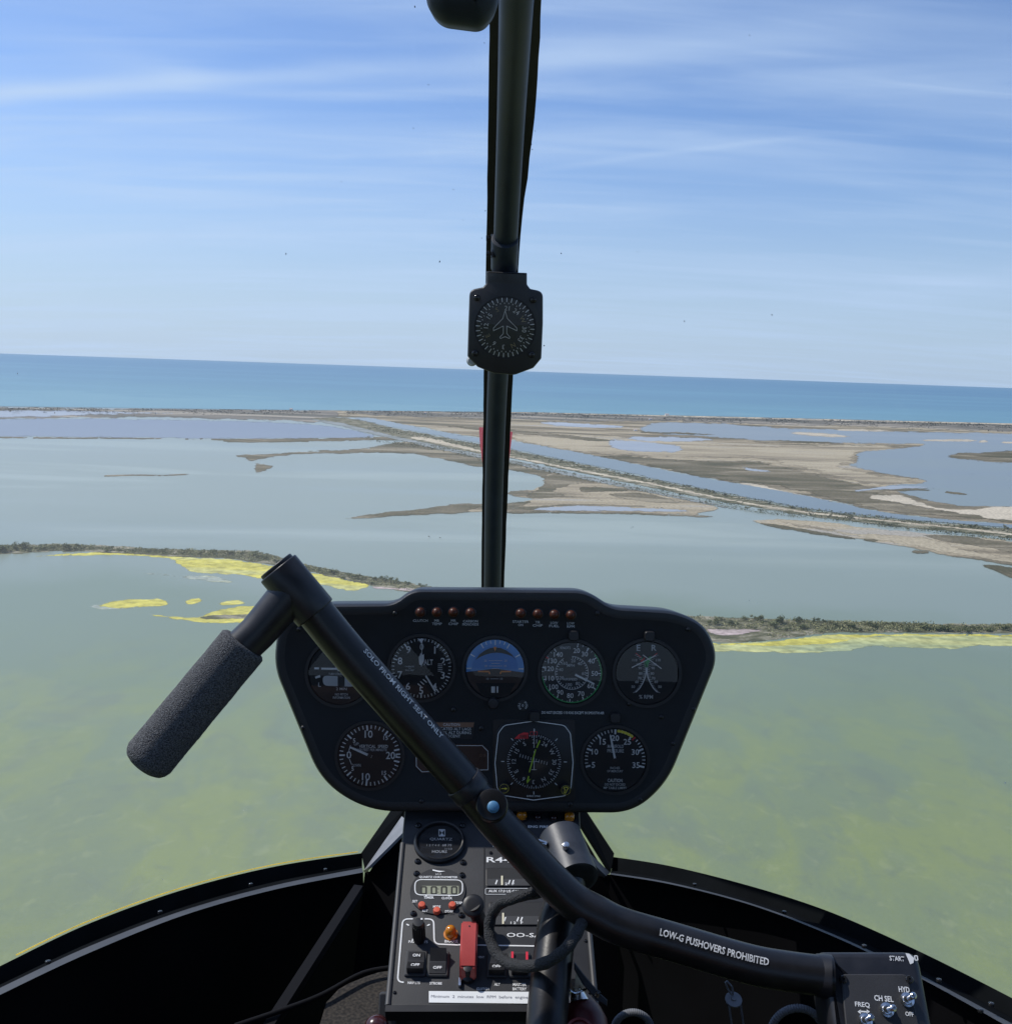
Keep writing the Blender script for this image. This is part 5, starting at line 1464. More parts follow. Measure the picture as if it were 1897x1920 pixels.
# ---- far left
land('coast_strip', [(-200, 760), (0, 763), (300, 766), (560, 768), (620, 769), (640, 778), (610, 792), (520, 788), (430, 787), (330, 784), (270, 782), (180, 784), (90, 785), (0, 786), (-200, 786)], .8, m_coast, 8, 'low scrubby coastal strip along the left shore')
land('pale_water', [(-100, 770), (50, 768), (180, 770), (330, 773), (365, 775), (280, 776), (150, 779), (60, 782), (-100, 783)], 1.1, m_pale, 6, 'pale lilac pool behind the left shore', cat='water')
land('pond', [(-300, 785), (0, 785), (180, 784), (300, 786), (430, 788), (560, 793), (640, 801), (705, 818), (640, 822), (420, 823), (250, 821), (0, 819), (-300, 817)], 1.0, m_pond, 4, 'lilac blue salt pond beyond the straight bank', cat='water')
land('far_bank', [(-300, 817), (0, 818.5), (250, 820.5), (410, 822), (560, 821.5), (700, 819), (770, 815), (830, 822), (790, 826), (700, 826), (560, 829), (430, 829.5), (405, 825), (250, 823.5), (0, 822), (-300, 820)], 1.4, m_scrub, 2.5, 'straight dark bank between the salt pond and the lagoon', ya=.25, rimw=1.5)
# ---- land behind the canal, right of it
land('coast_land', [(600, 768), (800, 770), (1000, 772), (1200, 777), (1400, 782), (1650, 788), (1897, 793), (2300, 800), (2300, 990), (1897, 984), (1646, 960), (1562, 940), (1369, 905), (1268, 886), (1100, 853), (961, 827), (897, 821), (776, 800), (661, 783), (590, 786)], .6, m_marsh, 5, 'mottled mud and marsh between the canal and the sea')
land('coast_scrub', [(620, 769), (800, 770.5), (1000, 772.5), (1200, 777.5), (1400, 782.5), (1650, 789), (1897, 795), (2300, 801), (2300, 815), (1897, 810), (1650, 801), (1450, 797), (1250, 790), (1100, 791), (950, 787), (830, 783), (720, 781)], .9, m_coast, 7, 'dark scrub belt behind the right shore')
land('beach', [(960, 772), (1200, 777.2), (1400, 782), (1650, 788), (1897, 793), (2300, 800), (2300, 803), (1897, 796), (1650, 790.5), (1400, 784.5), (1200, 779.3), (960, 773.6)], 1.3, m_wsand, 3, 'thin pale beach along the right shore', ya=.25)
land('far_lagoon', [(1226, 791), (1330, 792), (1449, 800), (1600, 806), (1750, 809), (1897, 812), (2300, 818), (2300, 960), (1897, 951), (1772, 946), (1690, 924), (1660, 910), (1720, 905), (1728, 900), (1690, 894), (1640, 886), (1588, 872), (1604, 866), (1606, 848), (1660, 842), (1730, 834), (1600, 832), (1450, 828), (1300, 818), (1215, 812), (1200, 803)], 1.1, m_blag, 5, 'blue grey lagoon on the far right', cat='water')
land('sandbank', [(940, 812), (1100, 813), (1184, 817), (1360, 829), (1457, 834), (1604, 832), (1667, 834), (1730, 836), (1640, 844), (1608, 850), (1606, 868), (1580, 873), (1635, 887), (1700, 896), (1722, 904), (1690, 908), (1625, 908), (1520, 883), (1420, 862), (1268, 860), (1180, 856), (1060, 846), (960, 826)], 1.5, m_sand, 8, 'broad tan sandbank beside the far lagoon', rimw=20)
land('salt_marsh', [(1110, 853), (1180, 853), (1268, 861), (1360, 863), (1420, 864), (1520, 885), (1625, 909), (1700, 912), (1765, 917), (1700, 921), (1645, 926), (1700, 944), (1760, 955), (1850, 965), (1897, 972), (2200, 1000), (2200, 1030), (1897, 981), (1750, 968), (1646, 957), (1562, 938), (1470, 915), (1369, 902), (1310, 896), (1268, 885), (1180, 868)], 1.8, m_scrub, 6, 'grey brown marsh bordering the canal', rimw=16)
land('sandbank', [(1625, 927), (1690, 929), (1755, 951), (1830, 953), (1897, 949), (2100, 960), (2100, 1000), (1897, 977), (1800, 964), (1720, 950), (1640, 936)], 2.1, m_wsand, 5, 'pale sandy hump at the right end of the canal')
land('sandbank', [(1376, 904), (1420, 908), (1500, 926), (1560, 938), (1640, 953), (1550, 940), (1470, 925), (1400, 912)], 2.1, m_wsand, 3, 'narrow pale sand strip on the far canal bank')
land('marsh_island', [(1772, 855), (1800, 849), (1897, 845), (2100, 843), (2100, 878), (1897, 869), (1830, 864), (1790, 861)], 1.6, m_scrub, 5, 'flat brown islet in the far lagoon at the right edge')
for i, (pts, lb) in enumerate((([(1480, 810), (1540, 811), (1600, 819), (1560, 820), (1490, 815)], 'pale sandbar on the left of the far lagoon'), ([(1728, 824), (1820, 824), (1818, 828), (1730, 827)], 'pale sandbar in the middle of the far lagoon'), ([(1836, 826), (1852, 825), (1852, 829), (1838, 829)], 'tiny pale sandbar right of the middle one in the far lagoon'), ([(1562, 804), (1650, 806), (1660, 809), (1580, 808)], 'pale sandbar near the far shore of the lagoon'), ([(1774, 921), (1812, 925), (1808, 928), (1774, 925)], 'dark sliver of marsh off the sandy hump'), ([(1882, 828), (1960, 830), (1960, 833), (1884, 831)], 'pale sandbar at the right edge of the far lagoon'))):
    land('sandbar', pts, 1.7 + .05 * i, m_scrub if 'dark' in lb else m_wsand, 3, lb)
for pts, lb in (([(1140, 822), (1260, 833), (1280, 845), (1240, 849), (1150, 842)], 'shallow pool on the sandbank'), ([(1180, 818), (1290, 820), (1350, 826), (1250, 829), (1180, 824)], 'pale shallow pool above the sandbank'), ([(1395, 876), (1440, 882), (1440, 885), (1400, 881)], 'small pale puddle on the marsh'), ([(1590, 921), (1650, 912), (1700, 910), (1750, 915), (1690, 917), (1600, 922)], 'thin channel crossing the marsh'), ([(1010, 790), (1120, 795), (1180, 800), (1120, 803), (1020, 796)], 'pale pool behind the right shore')):
    land('pale_pool', pts, 2.0, m_pale, 4, lb, cat='water')
for pts, lb in (([(1200, 809), (1290, 811), (1340, 815), (1290, 814), (1210, 812)], 'dark marsh spit in the far pool'), ([(1400, 826), (1480, 826), (1590, 831), (1500, 831), (1430, 830)], 'dark marsh edge above the sandbank'), ([(820, 795), (940, 803), (1060, 815), (1160, 826), (1100, 826), (960, 812), (860, 803)], 'brown mud beside the upper canal')):
    land('mud_patch', pts, 2.2, m_scrub, 4, lb)
# ---- canal
land('canal', [(661, 783), (700, 784), (776, 799), (897, 821), (961, 827), (1066, 844), (1200, 871), (1268, 886), (1369, 904), (1470, 921), (1562, 940), (1646, 958), (1750, 971), (1897, 983), (2200, 1010), (2200, 1030), (1897, 991), (1688, 974), (1520, 955), (1394, 932), (1226, 898), (1200, 891), (1100, 871), (961, 843), (897, 831), (803, 814), (762, 806), (700, 795)], 2.4, m_canal, 2, 'straight blue canal running from the coast to the right edge', cat='canal', ya=.3, rimw=3)
# ---- strip between canal and ditch
land('canal_bank', [(590, 782), (662, 784), (762, 806), (897, 831), (961, 843), (1100, 871), (1226, 898), (1394, 932), (1520, 955), (1688, 974), (1897, 991), (2200, 1030), (2200, 1060), (1897, 1010), (1700, 990), (1520, 968), (1369, 944), (1226, 916), (1100, 890), (961, 860), (897, 852), (776, 828), (700, 812), (590, 788)], 2.6, m_dike, 3, 'scrubby bank between the canal and the ditch', ya=.3)
land('dirt_track', [(772, 819), (800, 819), (897, 843), (961, 855), (1100, 882), (1226, 906), (1369, 935.5), (1520, 959.5), (1730, 981), (1897, 999.5), (2200, 1036), (2200, 1043), (1897, 1004), (1730, 985), (1520, 963.5), (1369, 939.5), (1226, 910.5), (1100, 886.5), (961, 859), (897, 847.5), (776, 823)], 2.9, m_road, 1.5, 'pale dirt track running along the canal bank', ya=.3, rimw=2)
land('ditch', [(587, 785), (640, 792), (729, 814), (776, 824), (897, 850), (961, 862), (1100, 892), (1226, 919), (1369, 950), (1380, 956), (1268, 935), (1100, 900), (961, 870), (897, 859), (776, 832), (720, 820), (640, 800), (587, 789)], 3.1, m_ditch, 2.5, 'narrow pale ditch below the dirt track', cat='ditch', ya=.3)
# ---- marsh between the ditch and the lagoon
land('salt_marsh', [(690, 838), (760, 828), (830, 832), (900, 856), (961, 868), (1100, 898), (1226, 925), (1345, 950), (1290, 960), (1200, 956), (1100, 950), (1000, 945), (1010, 925), (1018, 905), (1012, 893), (953, 882), (900, 876), (838, 864), (800, 856), (762, 851), (700, 850), (640, 851), (560, 852), (513, 857), (480, 862), (490, 869), (513, 874), (488, 886), (477, 885), (476, 870), (462, 862), (440, 853), (500, 850), (600, 844), (650, 842)], 1.5, m_scrub, 4, 'dark marsh spit curling into the lagoon left of the post')
land('mudflat', [(953, 919), (1009, 914), (1024, 890), (1060, 884), (1150, 906), (1260, 930), (1350, 952), (1310, 962), (1323, 967), (1200, 964), (1066, 961), (951, 961), (900, 960), (840, 962), (760, 967), (690, 971), (641, 973), (700, 963), (803, 953), (847, 945), (902, 946), (951, 946), (995, 935), (953, 929)], 1.8, m_marsh, 4, 'mottled mudflat behind the post', rimw=8)
land('marsh_spit', [(641, 972.5), (708, 961), (803, 952), (847, 944.5), (900, 944), (951, 942), (1000, 939), (980, 948), (940, 951), (902, 952), (880, 958), (902, 960), (760, 967), (700, 971)], 2.1, m_scrub, 3, 'dark tongue of marsh pointing left into the lagoon')
for pts, lb in (([(1020, 892), (1060, 886), (1120, 904), (1080, 908), (1040, 920), (1060, 930), (1010, 936), (985, 930), (1010, 914)], 'dark scrub beside the small bay'), ([(1090, 912), (1150, 914), (1180, 920), (1110, 924), (1080, 918)], 'dark patch in the middle of the mudflat'), ([(1140, 926), (1210, 924), (1280, 940), (1240, 944), (1160, 934)], 'dark patch below the ditch'), ([(960, 952), (1080, 944), (1200, 948), (1290, 953), (1180, 952), (1060, 950), (1000, 957)], 'dark ridge along the mudflat'), ([(951, 958.5), (1066, 958.5), (1200, 961), (1322, 966), (1322, 969), (1200, 964.5), (1066, 962), (951, 962)], 'dark lower shore of the mudflat')):
    land('scrub_patch', pts, 2.3, m_scrub, 4, lb)
land('pale_pool', [(1010, 950), (1100, 948), (1260, 954), (1290, 960), (1180, 960), (1066, 958), (1000, 957)], 2.5, m_pale, 4, 'pale pool on the lower mudflat', cat='water')
land('mudflat', [(1398, 976), (1440, 973), (1520, 975), (1640, 990), (1780, 1002), (1897, 1013), (2200, 1052), (2200, 1110), (1897, 1062), (1789, 1045), (1688, 1024), (1604, 1011), (1461, 991)], 1.8, m_marsh, 5, 'mottled shore below the track on the right')
land('sandbank', [(1440, 974), (1530, 985), (1600, 998), (1700, 1004), (1760, 1012), (1820, 1030), (1897, 1045), (2000, 1060), (2000, 1082), (1897, 1058), (1789, 1040), (1688, 1020), (1600, 1006), (1500, 988)], 2.1, m_sand, 7, 'tan sand spit along the right lagoon shore', rimw=14)
for pts, lb in (([(1725, 1003), (1790, 1003), (1897, 1016), (2000, 1030), (2000, 1052), (1897, 1036), (1830, 1024), (1760, 1014)], 'brown scrub on the right sand spit'), ([(1398, 976), (1461, 984), (1560, 1000), (1604, 1009), (1600, 1012), (1461, 991.5)], 'dark shore at the tip of the sand spit'), ([(1620, 1010), (1645, 1012), (1640, 1016), (1622, 1014)], 'small dark islet off the sand spit'), ([(1711, 1031), (1740, 1034), (1736, 1038), (1712, 1036)], 'dark islet off the middle of the sand spit'), ([(1839, 1058), (1875, 1060), (1960, 1080), (1960, 1104), (1897, 1084), (1870, 1074)], 'dark flat islet at the right edge')):
    land('scrub_patch', pts, 2.4, m_scrub, 4, lb)
land('marsh_island', [(197, 891), (240, 889.5), (300, 890), (354, 888.3), (352, 890.5), (300, 892.5), (240, 892), (199, 893.5)], .8, m_scrub, 2, 'thin dark islet alone in the lagoon', ya=.2)

# ---- near dike with yellow algae
dike_top = [(-250, 1022), (0, 1021), (139, 1020), (295, 1028), (400, 1031), (485, 1034), (590, 1062), (717, 1084), (800, 1098), (900, 1112), (1050, 1130), (1180, 1145), (1288, 1154), (1400, 1158), (1567, 1164), (1825, 1170), (2100, 1170)]
dike_bot = [(2100, 1190), (1897, 1188), (1700, 1187), (1567, 1187), (1494, 1195), (1420, 1203), (1340, 1204), (1200, 1190), (1050, 1165), (900, 1135), (800, 1115), (734, 1106), (692, 1098), (590, 1075), (506, 1060), (430, 1049), (304, 1043), (126, 1034), (0, 1040), (-250, 1043)]
land('yellow_algae', [(223, 1034), (312, 1042), (430, 1048), (506, 1059), (590, 1073), (692, 1096), (680, 1106), (660, 1110), (582, 1096), (520, 1088), (472, 1081), (447, 1078), (371, 1075), (337, 1062), (312, 1047), (250, 1042)], .25, m_algae, 8, 'large yellow algae mat below the left end of the dike', kind='stuff', cat='algae', rimw=7)
land('yellow_algae', [(60, 1043), (150, 1037), (223, 1035), (310, 1040), (300, 1045), (230, 1041), (120, 1042)], .22, m_algae, 4, 'thin yellow algae fringe at the far left foot of the dike', kind='stuff', cat='algae', rimw=3)
land('yellow_algae', [(175, 1136), (215, 1126), (260, 1122), (308, 1123), (318, 1135), (262, 1139), (215, 1140)], .25, m_algae, 6, 'yellow algae patch farthest left, alone on the water', kind='stuff', cat='algae')
land('yellow_algae', [(343, 1128), (360, 1122), (380, 1122), (378, 1130), (350, 1133)], .25, m_algae, 4, 'smallest yellow algae patch', kind='stuff', cat='algae')
land('yellow_algae', [(408, 1132), (425, 1125), (455, 1124), (462, 1132), (430, 1136)], .25, m_algae, 4, 'yellow algae patch just left of the grip tube', kind='stuff', cat='algae')
land('yellow_algae', [(263, 1150), (300, 1152), (370, 1157), (400, 1145), (460, 1135), (520, 1140), (520, 1165), (440, 1170), (370, 1167), (300, 1158)], .25, m_algae, 5, 'yellow algae streak around the dark bank under the grip', kind='stuff', cat='algae')
land('mud_bank', [(371, 1158), (400, 1153), (440, 1152), (520, 1150), (520, 1160), (440, 1161), (395, 1162)], .5, m_dike, 4, 'small dark bank in the algae behind the grip')
land('pale_scum', [(267, 1072), (320, 1078), (400, 1080), (440, 1092), (400, 1092), (330, 1082), (280, 1078)], .2, m_foam_w, 6, 'pale scum trail below the large algae mat', kind='stuff', cat='scum')
land('pale_scum', [(165, 1138), (180, 1133), (200, 1138), (260, 1140), (200, 1143)], .2, m_foam_w, 4, 'pale scum beside the far left algae patch', kind='stuff', cat='scum')
land('yellow_algae', [(1330, 1205), (1400, 1206), (1494, 1197), (1560, 1190), (1700, 1189), (1897, 1190), (2100, 1192), (2100, 1194), (1897, 1194), (1750, 1193), (1640, 1194), (1560, 1207), (1480, 1211), (1340, 1209)], .3, m_algae, 5, 'yellow algae rim along the right part of the dike', kind='stuff', cat='algae', rimw=3)
land('thin_algae', [(1320, 1206), (1494, 1198), (1567, 1190), (1897, 1191), (2100, 1193), (2100, 1214), (1897, 1213), (1790, 1215), (1700, 1216), (1640, 1211), (1600, 1220), (1540, 1226), (1480, 1226), (1400, 1222), (1320, 1222)], .15, m_algae2, 7, 'thin green yellow algae film in front of the right dike', rimw=14, kind='stuff', cat='algae')
dk = land('dike', dike_top + dike_bot, .6, m_dike, 3.5, 'overgrown dike crossing between the two lagoons', cat='dike', ya=.4, rimw=1.5)
land('sand_patch', [(1322, 1178), (1370, 1179), (1428, 1180), (1410, 1187), (1370, 1192), (1335, 1190)], .9, m_pinks, 4, 'pinkish sand patch on the dike right of the pod')
land('sand_patch', [(700, 1098), (760, 1103), (830, 1108), (820, 1116), (740, 1106), (690, 1103)], .9, m_pinks, 4, 'pale sand patch on the dike left of the post')

# ---- bushes
def leaf_mat(name, c1, c2):
    M = mat(name, c1, .8, spec=.2)
    nt = M.node_tree; b = nt.nodes['Principled BSDF']
    oi = nt.nodes.new('ShaderNodeObjectInfo'); geo = nt.nodes.new('ShaderNodeNewGeometry')
    nz = nt.nodes.new('ShaderNodeTexNoise'); nz.inputs['Scale'].default_value = .7
    nt.links.new(geo.outputs['Position'], nz.inputs['Vector'])
    ad = nt.nodes.new('ShaderNodeMath'); ad.operation = 'ADD'
    nt.links.new(oi.outputs['Random'], ad.inputs[0]); nt.links.new(nz.outputs['Fac'], ad.inputs[1])
    mr = nt.nodes.new('ShaderNodeMapRange'); mr.inputs['From Min'].default_value = .3; mr.inputs['From Max'].default_value = 1.3
    nt.links.new(ad.outputs[0], mr.inputs['Value'])
    mx = nt.nodes.new('ShaderNodeMix'); mx.data_type = 'RGBA'; mx.inputs['A'].default_value = rgb(c1); mx.inputs['B'].default_value = rgb(c2)
    nt.links.new(mr.outputs[0], mx.inputs['Factor']); nt.links.new(mx.outputs['Result'], b.inputs['Base Color'])
    return M
m_leaf = leaf_mat('tamarisk leaves', (.085, .10, .048), (.17, .18, .085))
m_leaf2 = leaf_mat('distant leaves', (.14, .145, .09), (.23, .225, .145))
m_tuft = leaf_mat('dry scrub tufts', (.135, .145, .062), (.29, .28, .14))
rb = random.Random(11)
def leaf_quad(bm, c, sz):
    n = Vector((rb.gauss(0, 1), rb.gauss(0, 1), rb.gauss(.4, 1))).normalized()
    a = n.orthogonal().normalized(); b_ = n.cross(a)
    t = rb.uniform(0, 6.28); a, b_ = a * math.cos(t) + b_ * math.sin(t), b_ * math.cos(t) - a * math.sin(t)
    face(bm, [c + a * sz, c + b_ * sz * .7, c - a * sz, c - b_ * sz * .7])
def bush_mesh(name, n, blobs, sz, m, trunk=True):
    bm = bmesh.new()
    for _ in range(blobs):
        bc_ = Vector((rb.gauss(0, .42), rb.gauss(0, .42), rb.uniform(.35, .8))); br = rb.uniform(.22, .42)
        for _ in range(n // blobs):
            d = Vector((rb.gauss(0, 1), rb.gauss(0, 1), rb.gauss(0, .8))).normalized() * br * rb.random() ** .4
            p = bc_ + d; p.z = max(.03, p.z); leaf_quad(bm, p, sz * rb.uniform(.6, 1.3))
    if trunk:
        for k in range(4):
            a = rb.uniform(0, 6.28); tube(bm, [(0, 0, 0), (.12 * math.cos(a), .12 * math.sin(a), .25), (.3 * math.cos(a), .3 * math.sin(a), .55)], [.035, .028, .012], 5)
    me = bpy.data.meshes.new(name); bm.to_mesh(me); bm.free(); me.materials.append(m); return me
near_meshes = [bush_mesh('bush', 420, 7, .085, m_leaf) for _ in range(5)]
far_meshes = [bush_mesh('far_bush', 110, 5, .16, m_leaf2, False) for _ in range(4)]
def put(name, me, p, sx, sz, label, cat, group):
    o = bpy.data.objects.new(name, me); col.objects.link(o)
    o.location = p; o.scale = (sx, sx, sz); o.rotation_euler = (0, 0, rb.uniform(0, 6.28))
    return tag(o, label, cat, group)
def between(t, poly_top, poly_bot):
    pass
def interp(poly, x):
    P = sorted(poly)
    for (x0, y0), (x1, y1) in zip(P, P[1:]):
        if x0 <= x <= x1: return y0 + (y1 - y0) * (x - x0) / (x1 - x0)
    return P[-1][1]
# the larger bushes one can pick out on the near dike
for x, y, w in ((1282, 1160, 11), (1352, 1161, 8), (1340, 1168, 18), (1375, 1170, 14), (1396, 1160, 10), (1420, 1161, 14), (1458, 1164, 20), (1450, 1172, 16), (1499, 1164, 14), (1502, 1175, 13), (1527, 1164, 10), (1546, 1165, 8), (1562, 1166, 7), (1570, 1174, 12), (1592, 1175, 15), (1626, 1171, 12), (1669, 1170, 11), (1640, 1176, 12), (1728, 1175, 18), (1767, 1177, 20), (1750, 1180, 12), (1800, 1182, 16), (1820, 1180, 18), (1850, 1180, 14), (1880, 1178, 16), (1700, 1181, 10), (1610, 1181, 9), (1476, 1180, 9), (1410, 1178, 9)):
    put('bush', rb.choice(near_meshes), G(x, y + w * .25, .6), w * .21 * rb.uniform(.9, 1.2), w * .18 * rb.uniform(.8, 1.2), 'dark green tamarisk bush on the dike right of the instrument pod', 'bush', 'bushes on the right part of the near dike')
for x, y, w in ((-10, 1030, 22), (8, 1028, 20), (32, 1026, 20), (55, 1027, 18), (78, 1027, 14), (100, 1027, 9), (130, 1026, 18), (146, 1027, 12), (172, 1028, 7), (202, 1029, 15), (222, 1031, 8), (250, 1032, 7), (280, 1034, 8), (310, 1035, 8), (345, 1037, 8), (375, 1037, 7), (401, 1036, 12), (430, 1037, 13), (452, 1038, 9), (477, 1039, 16), (494, 1045, 12), (520, 1052, 12), (548, 1060, 9), (575, 1064, 9), (600, 1067, 8), (626, 1073, 13), (658, 1080, 15), (680, 1083, 10), (700, 1085, 10), (722, 1086, 12), (742, 1088, 13), (765, 1093, 9), (790, 1099, 9), (815, 1103, 8), (640, 1083, 10), (700, 1094, 8)):
    put('bush', rb.choice(near_meshes), G(x, y + w * .25, .6), w * .26 * rb.uniform(.9, 1.2), w * .19 * rb.uniform(.8, 1.2), 'dark green tamarisk bush on the dike left of the instrument pod', 'bush', 'bushes on the left part of the near dike')
# low scrub covering the near dike
bm = bmesh.new()
for k in range(9500):
    x = rb.uniform(-120, 2000); y0, y1 = interp(dike_top, x), interp(dike_bot, x)
    t = rb.random()
    if x > 1320 and x < 1440 and t > .5: continue
    p = G(x, y0 + 2 + (y1 - y0 - 5) * t, .6)
    if noise.noise(p * .03) < -.12 and rb.random() < .75: continue
    r = rb.uniform(.35, .85) * rb.choice((1, 1, 1, 1.5))
    for _ in range(7): leaf_quad(bm, p + Vector((rb.gauss(0, r * .7), rb.gauss(0, r * .7), rb.uniform(.1, r * 1.1))), .38 * r)
o = obj('scrub', bm, m_tuft, None, G(900, 1110, .6)); tag(o, 'low dry scrub covering the near dike', 'scrub', kind='stuff')
# small trees along the canal bank
cb_line = [(776, 816), (897, 838), (961, 849), (1100, 877), (1226, 903), (1394, 936), (1520, 958), (1688, 977), (1897, 996)]
lo_line = [(830, 842), (897, 858), (961, 868), (1100, 897), (1226, 922), (1300, 935), (1380, 950), (1420, 958), (1520, 968), (1600, 976), (1700, 990), (1897, 1010)]
for line, n, jit, lab, grp in ((cb_line, 75, 2.5, 'small dark tree between the canal and the dirt track', 'trees between canal and track'), (lo_line, 62, 4, 'small dark tree on the marsh side of the dirt track', 'trees below the track')):
    for k in range(n):
        x = 790 + (1897 - 790) * ((k + rb.random()) / n)
        y = interp(line, x) + rb.uniform(-jit, jit)
        w = rb.choice((4, 4, 5, 5, 6, 7, 8, 11)) * (.6 + .5 * (x - 790) / 1100)
        p = G(x, y, 2.6); dd = p.length
        put('canal_tree', rb.choice(far_meshes), p, w * dd / FPX * .55, w * dd / FPX * .55, lab, 'tree', grp)
bm = bmesh.new()
for k in range(4200):
    x = rb.uniform(690, 2000); up_ = rb.random() < .55
    y = interp([(690, 802), (700, 803)] + cb_line + [(2000, 1008)], x) + rb.uniform(-5, 3) if up_ else interp([(690, 822)] + lo_line + [(2000, 1022)], x) + rb.uniform(-4, 5)
    p = G(x, y, 2.6); r = p.length / 1900 * rb.uniform(.7, 1.9)
    for _ in range(3): leaf_quad(bm, p + Vector((rb.gauss(0, r), rb.gauss(0, r), rb.uniform(.1, r))), .7 * r)
o = obj('canal_scrub', bm, m_leaf2, None, G(1200, 890, 2.6)); tag(o, 'low green scrub lining both sides of the dirt track', 'scrub', kind='stuff')
bm = bmesh.new()
for k in range(5200):
    x = rb.uniform(-100, 2000)
    yc = interp([(-200, 763), (0, 764), (300, 767), (560, 769), (1000, 774), (1400, 784), (1897, 796), (2300, 804)], x)
    y = yc + abs(rb.gauss(0, 4.5)) + .8
    if noise.noise(Vector((x * .02, y * .2, 3))) < -.1: continue
    p = G(x, y, .9); r = p.length / 1900 * rb.uniform(.6, 1.8)
    for _ in range(3): leaf_quad(bm, p + Vector((rb.gauss(0, r * 1.5), rb.gauss(0, r), rb.uniform(.1, r * 1.2))), .7 * r)
o = obj('shore_scrub', bm, leaf_mat('shore leaves', (.10, .11, .10), (.16, .16, .135)), None, G(900, 775, .9)); tag(o, 'far dark scrub along the sea shore', 'scrub', kind='stuff')
# far white beach houses
m_house = mat('white render', (.75, .74, .70), .8); m_tile = mat('pale roof', (.42, .33, .28), .8)
for x, y, w, lab in ((546, 769, 5, 'tiny white beach house on the shore left of the post'), (1219, 787, 5, 'tiny white house on the shore right of the compass'), (1191, 808, 6, 'tiny white hut on the marsh right of the post'), (1250, 779, 7, 'pair of tiny white walls on the beach right of the post'), (797, 776, 4, 'tiny white house on the shore near the upper canal')):
    p = G(x, y, 1.0); k = p.length / FPX
    hs = thing('beach_house', lab, 'house', p)
    bm = bmesh.new(); box(bm, (p.x, p.y, p.z + k * 1.2), k * w, k * w, k * 2.4); obj('wall', bm, m_house, hs)
    bm = bmesh.new(); a = k * w * .55; z = p.z + k * 2.4
    face(bm, [(p.x - a, p.y - a, z), (p.x + a, p.y - a, z), (p.x + a, p.y, z + k), (p.x - a, p.y, z + k)]); face(bm, [(p.x - a, p.y + a, z), (p.x - a, p.y, z + k), (p.x + a, p.y, z + k), (p.x + a, p.y + a, z)]); obj('roof', bm, m_tile, hs)

# ================================================================== light and sky
to_sun = Vector((-math.sin(R_(72)), math.cos(R_(72)), 0)).normalized() * math.cos(R_(52)); to_sun.z = math.sin(R_(52))
sun_d = bpy.data.lights.new('sun', 'SUN'); sun_d.energy = 3.8; sun_d.angle = R_(.53); sun_d.color = (1, .955, .88)
sun = bpy.data.objects.new('sun', sun_d); col.objects.link(sun)
sun.rotation_euler = (-to_sun).to_track_quat('-Z', 'Y').to_euler()
w = bpy.data.worlds.new('World'); sc.world = w; w.use_nodes = True
nt = w.node_tree; N = nt.nodes.new; Lk = nt.links.new
bg = nt.nodes['Background']
sky = N('ShaderNodeTexSky'); sky.sky_type = 'NISHITA'; sky.sun_disc = False
sky.sun_elevation = R_(52); sky.sun_rotation = math.atan2(to_sun.x, to_sun.y)
sky.altitude = 100; sky.air_density = 1.0; sky.dust_density = 1.0; sky.ozone_density = 1.6
tc = N('ShaderNodeTexCoord')
sp = N('ShaderNodeSeparateXYZ'); Lk(tc.outputs['Generated'], sp.inputs[0])
def MA(op, a, b=None, c=None):
    n = N('ShaderNodeMath'); n.operation = op
    for i, v in enumerate((a, b, c)):
        if v is None: continue
        if isinstance(v, (int, float)): n.inputs[i].default_value = v
        else: Lk(v, n.inputs[i])
    return n.outputs[0]
zz = MA('ADD', MA('MAXIMUM', sp.outputs['Z'], 0), .10)
cxn = MA('DIVIDE', sp.outputs['X'], zz); cyn = MA('DIVIDE', sp.outputs['Y'], zz)
def cpl(px, py):
    v = ray(px, py).normalized(); z = max(v.z, 0) + .10
    return v.x / z, v.y / z
cmb = N('ShaderNodeCombineXYZ'); Lk(cxn, cmb.inputs[0]); Lk(cyn, cmb.inputs[1])
def cloud(scale, sx, sy, rot, lo, hi, k, seed):
    mp = N('ShaderNodeMapping'); mp.inputs['Scale'].default_value = (sx, sy, 1); mp.inputs['Rotation'].default_value = (0, 0, R_(rot)); mp.inputs['Location'].default_value = (seed, seed * .7, seed * .3)
    Lk(cmb.outputs[0], mp.inputs['Vector'])
    nz = N('ShaderNodeTexNoise'); nz.inputs['Scale'].default_value = scale; nz.inputs['Detail'].default_value = 6; nz.inputs['Roughness'].default_value = .50; nz.inputs['Distortion'].default_value = .6
    Lk(mp.outputs[0], nz.inputs['Vector'])
    mr = N('ShaderNodeMapRange'); mr.interpolation_type = 'SMOOTHSTEP'; mr.inputs['From Min'].default_value = lo; mr.inputs['From Max'].default_value = hi; mr.inputs['To Max'].default_value = k
    Lk(nz.outputs['Fac'], mr.inputs['Value']); return mr.outputs[0]
c1 = cloud(1.0, .55, 1.9, -8, .38, .80, .50, 4.2)
c2 = cloud(1.0, .9, 5.5, 7, .44, .80, .26, 9.1)
c3 = cloud(1.6, .6, 3.0, -14, .48, .78, .16, 2.3)
c2 = MA('ADD', c2, c3)
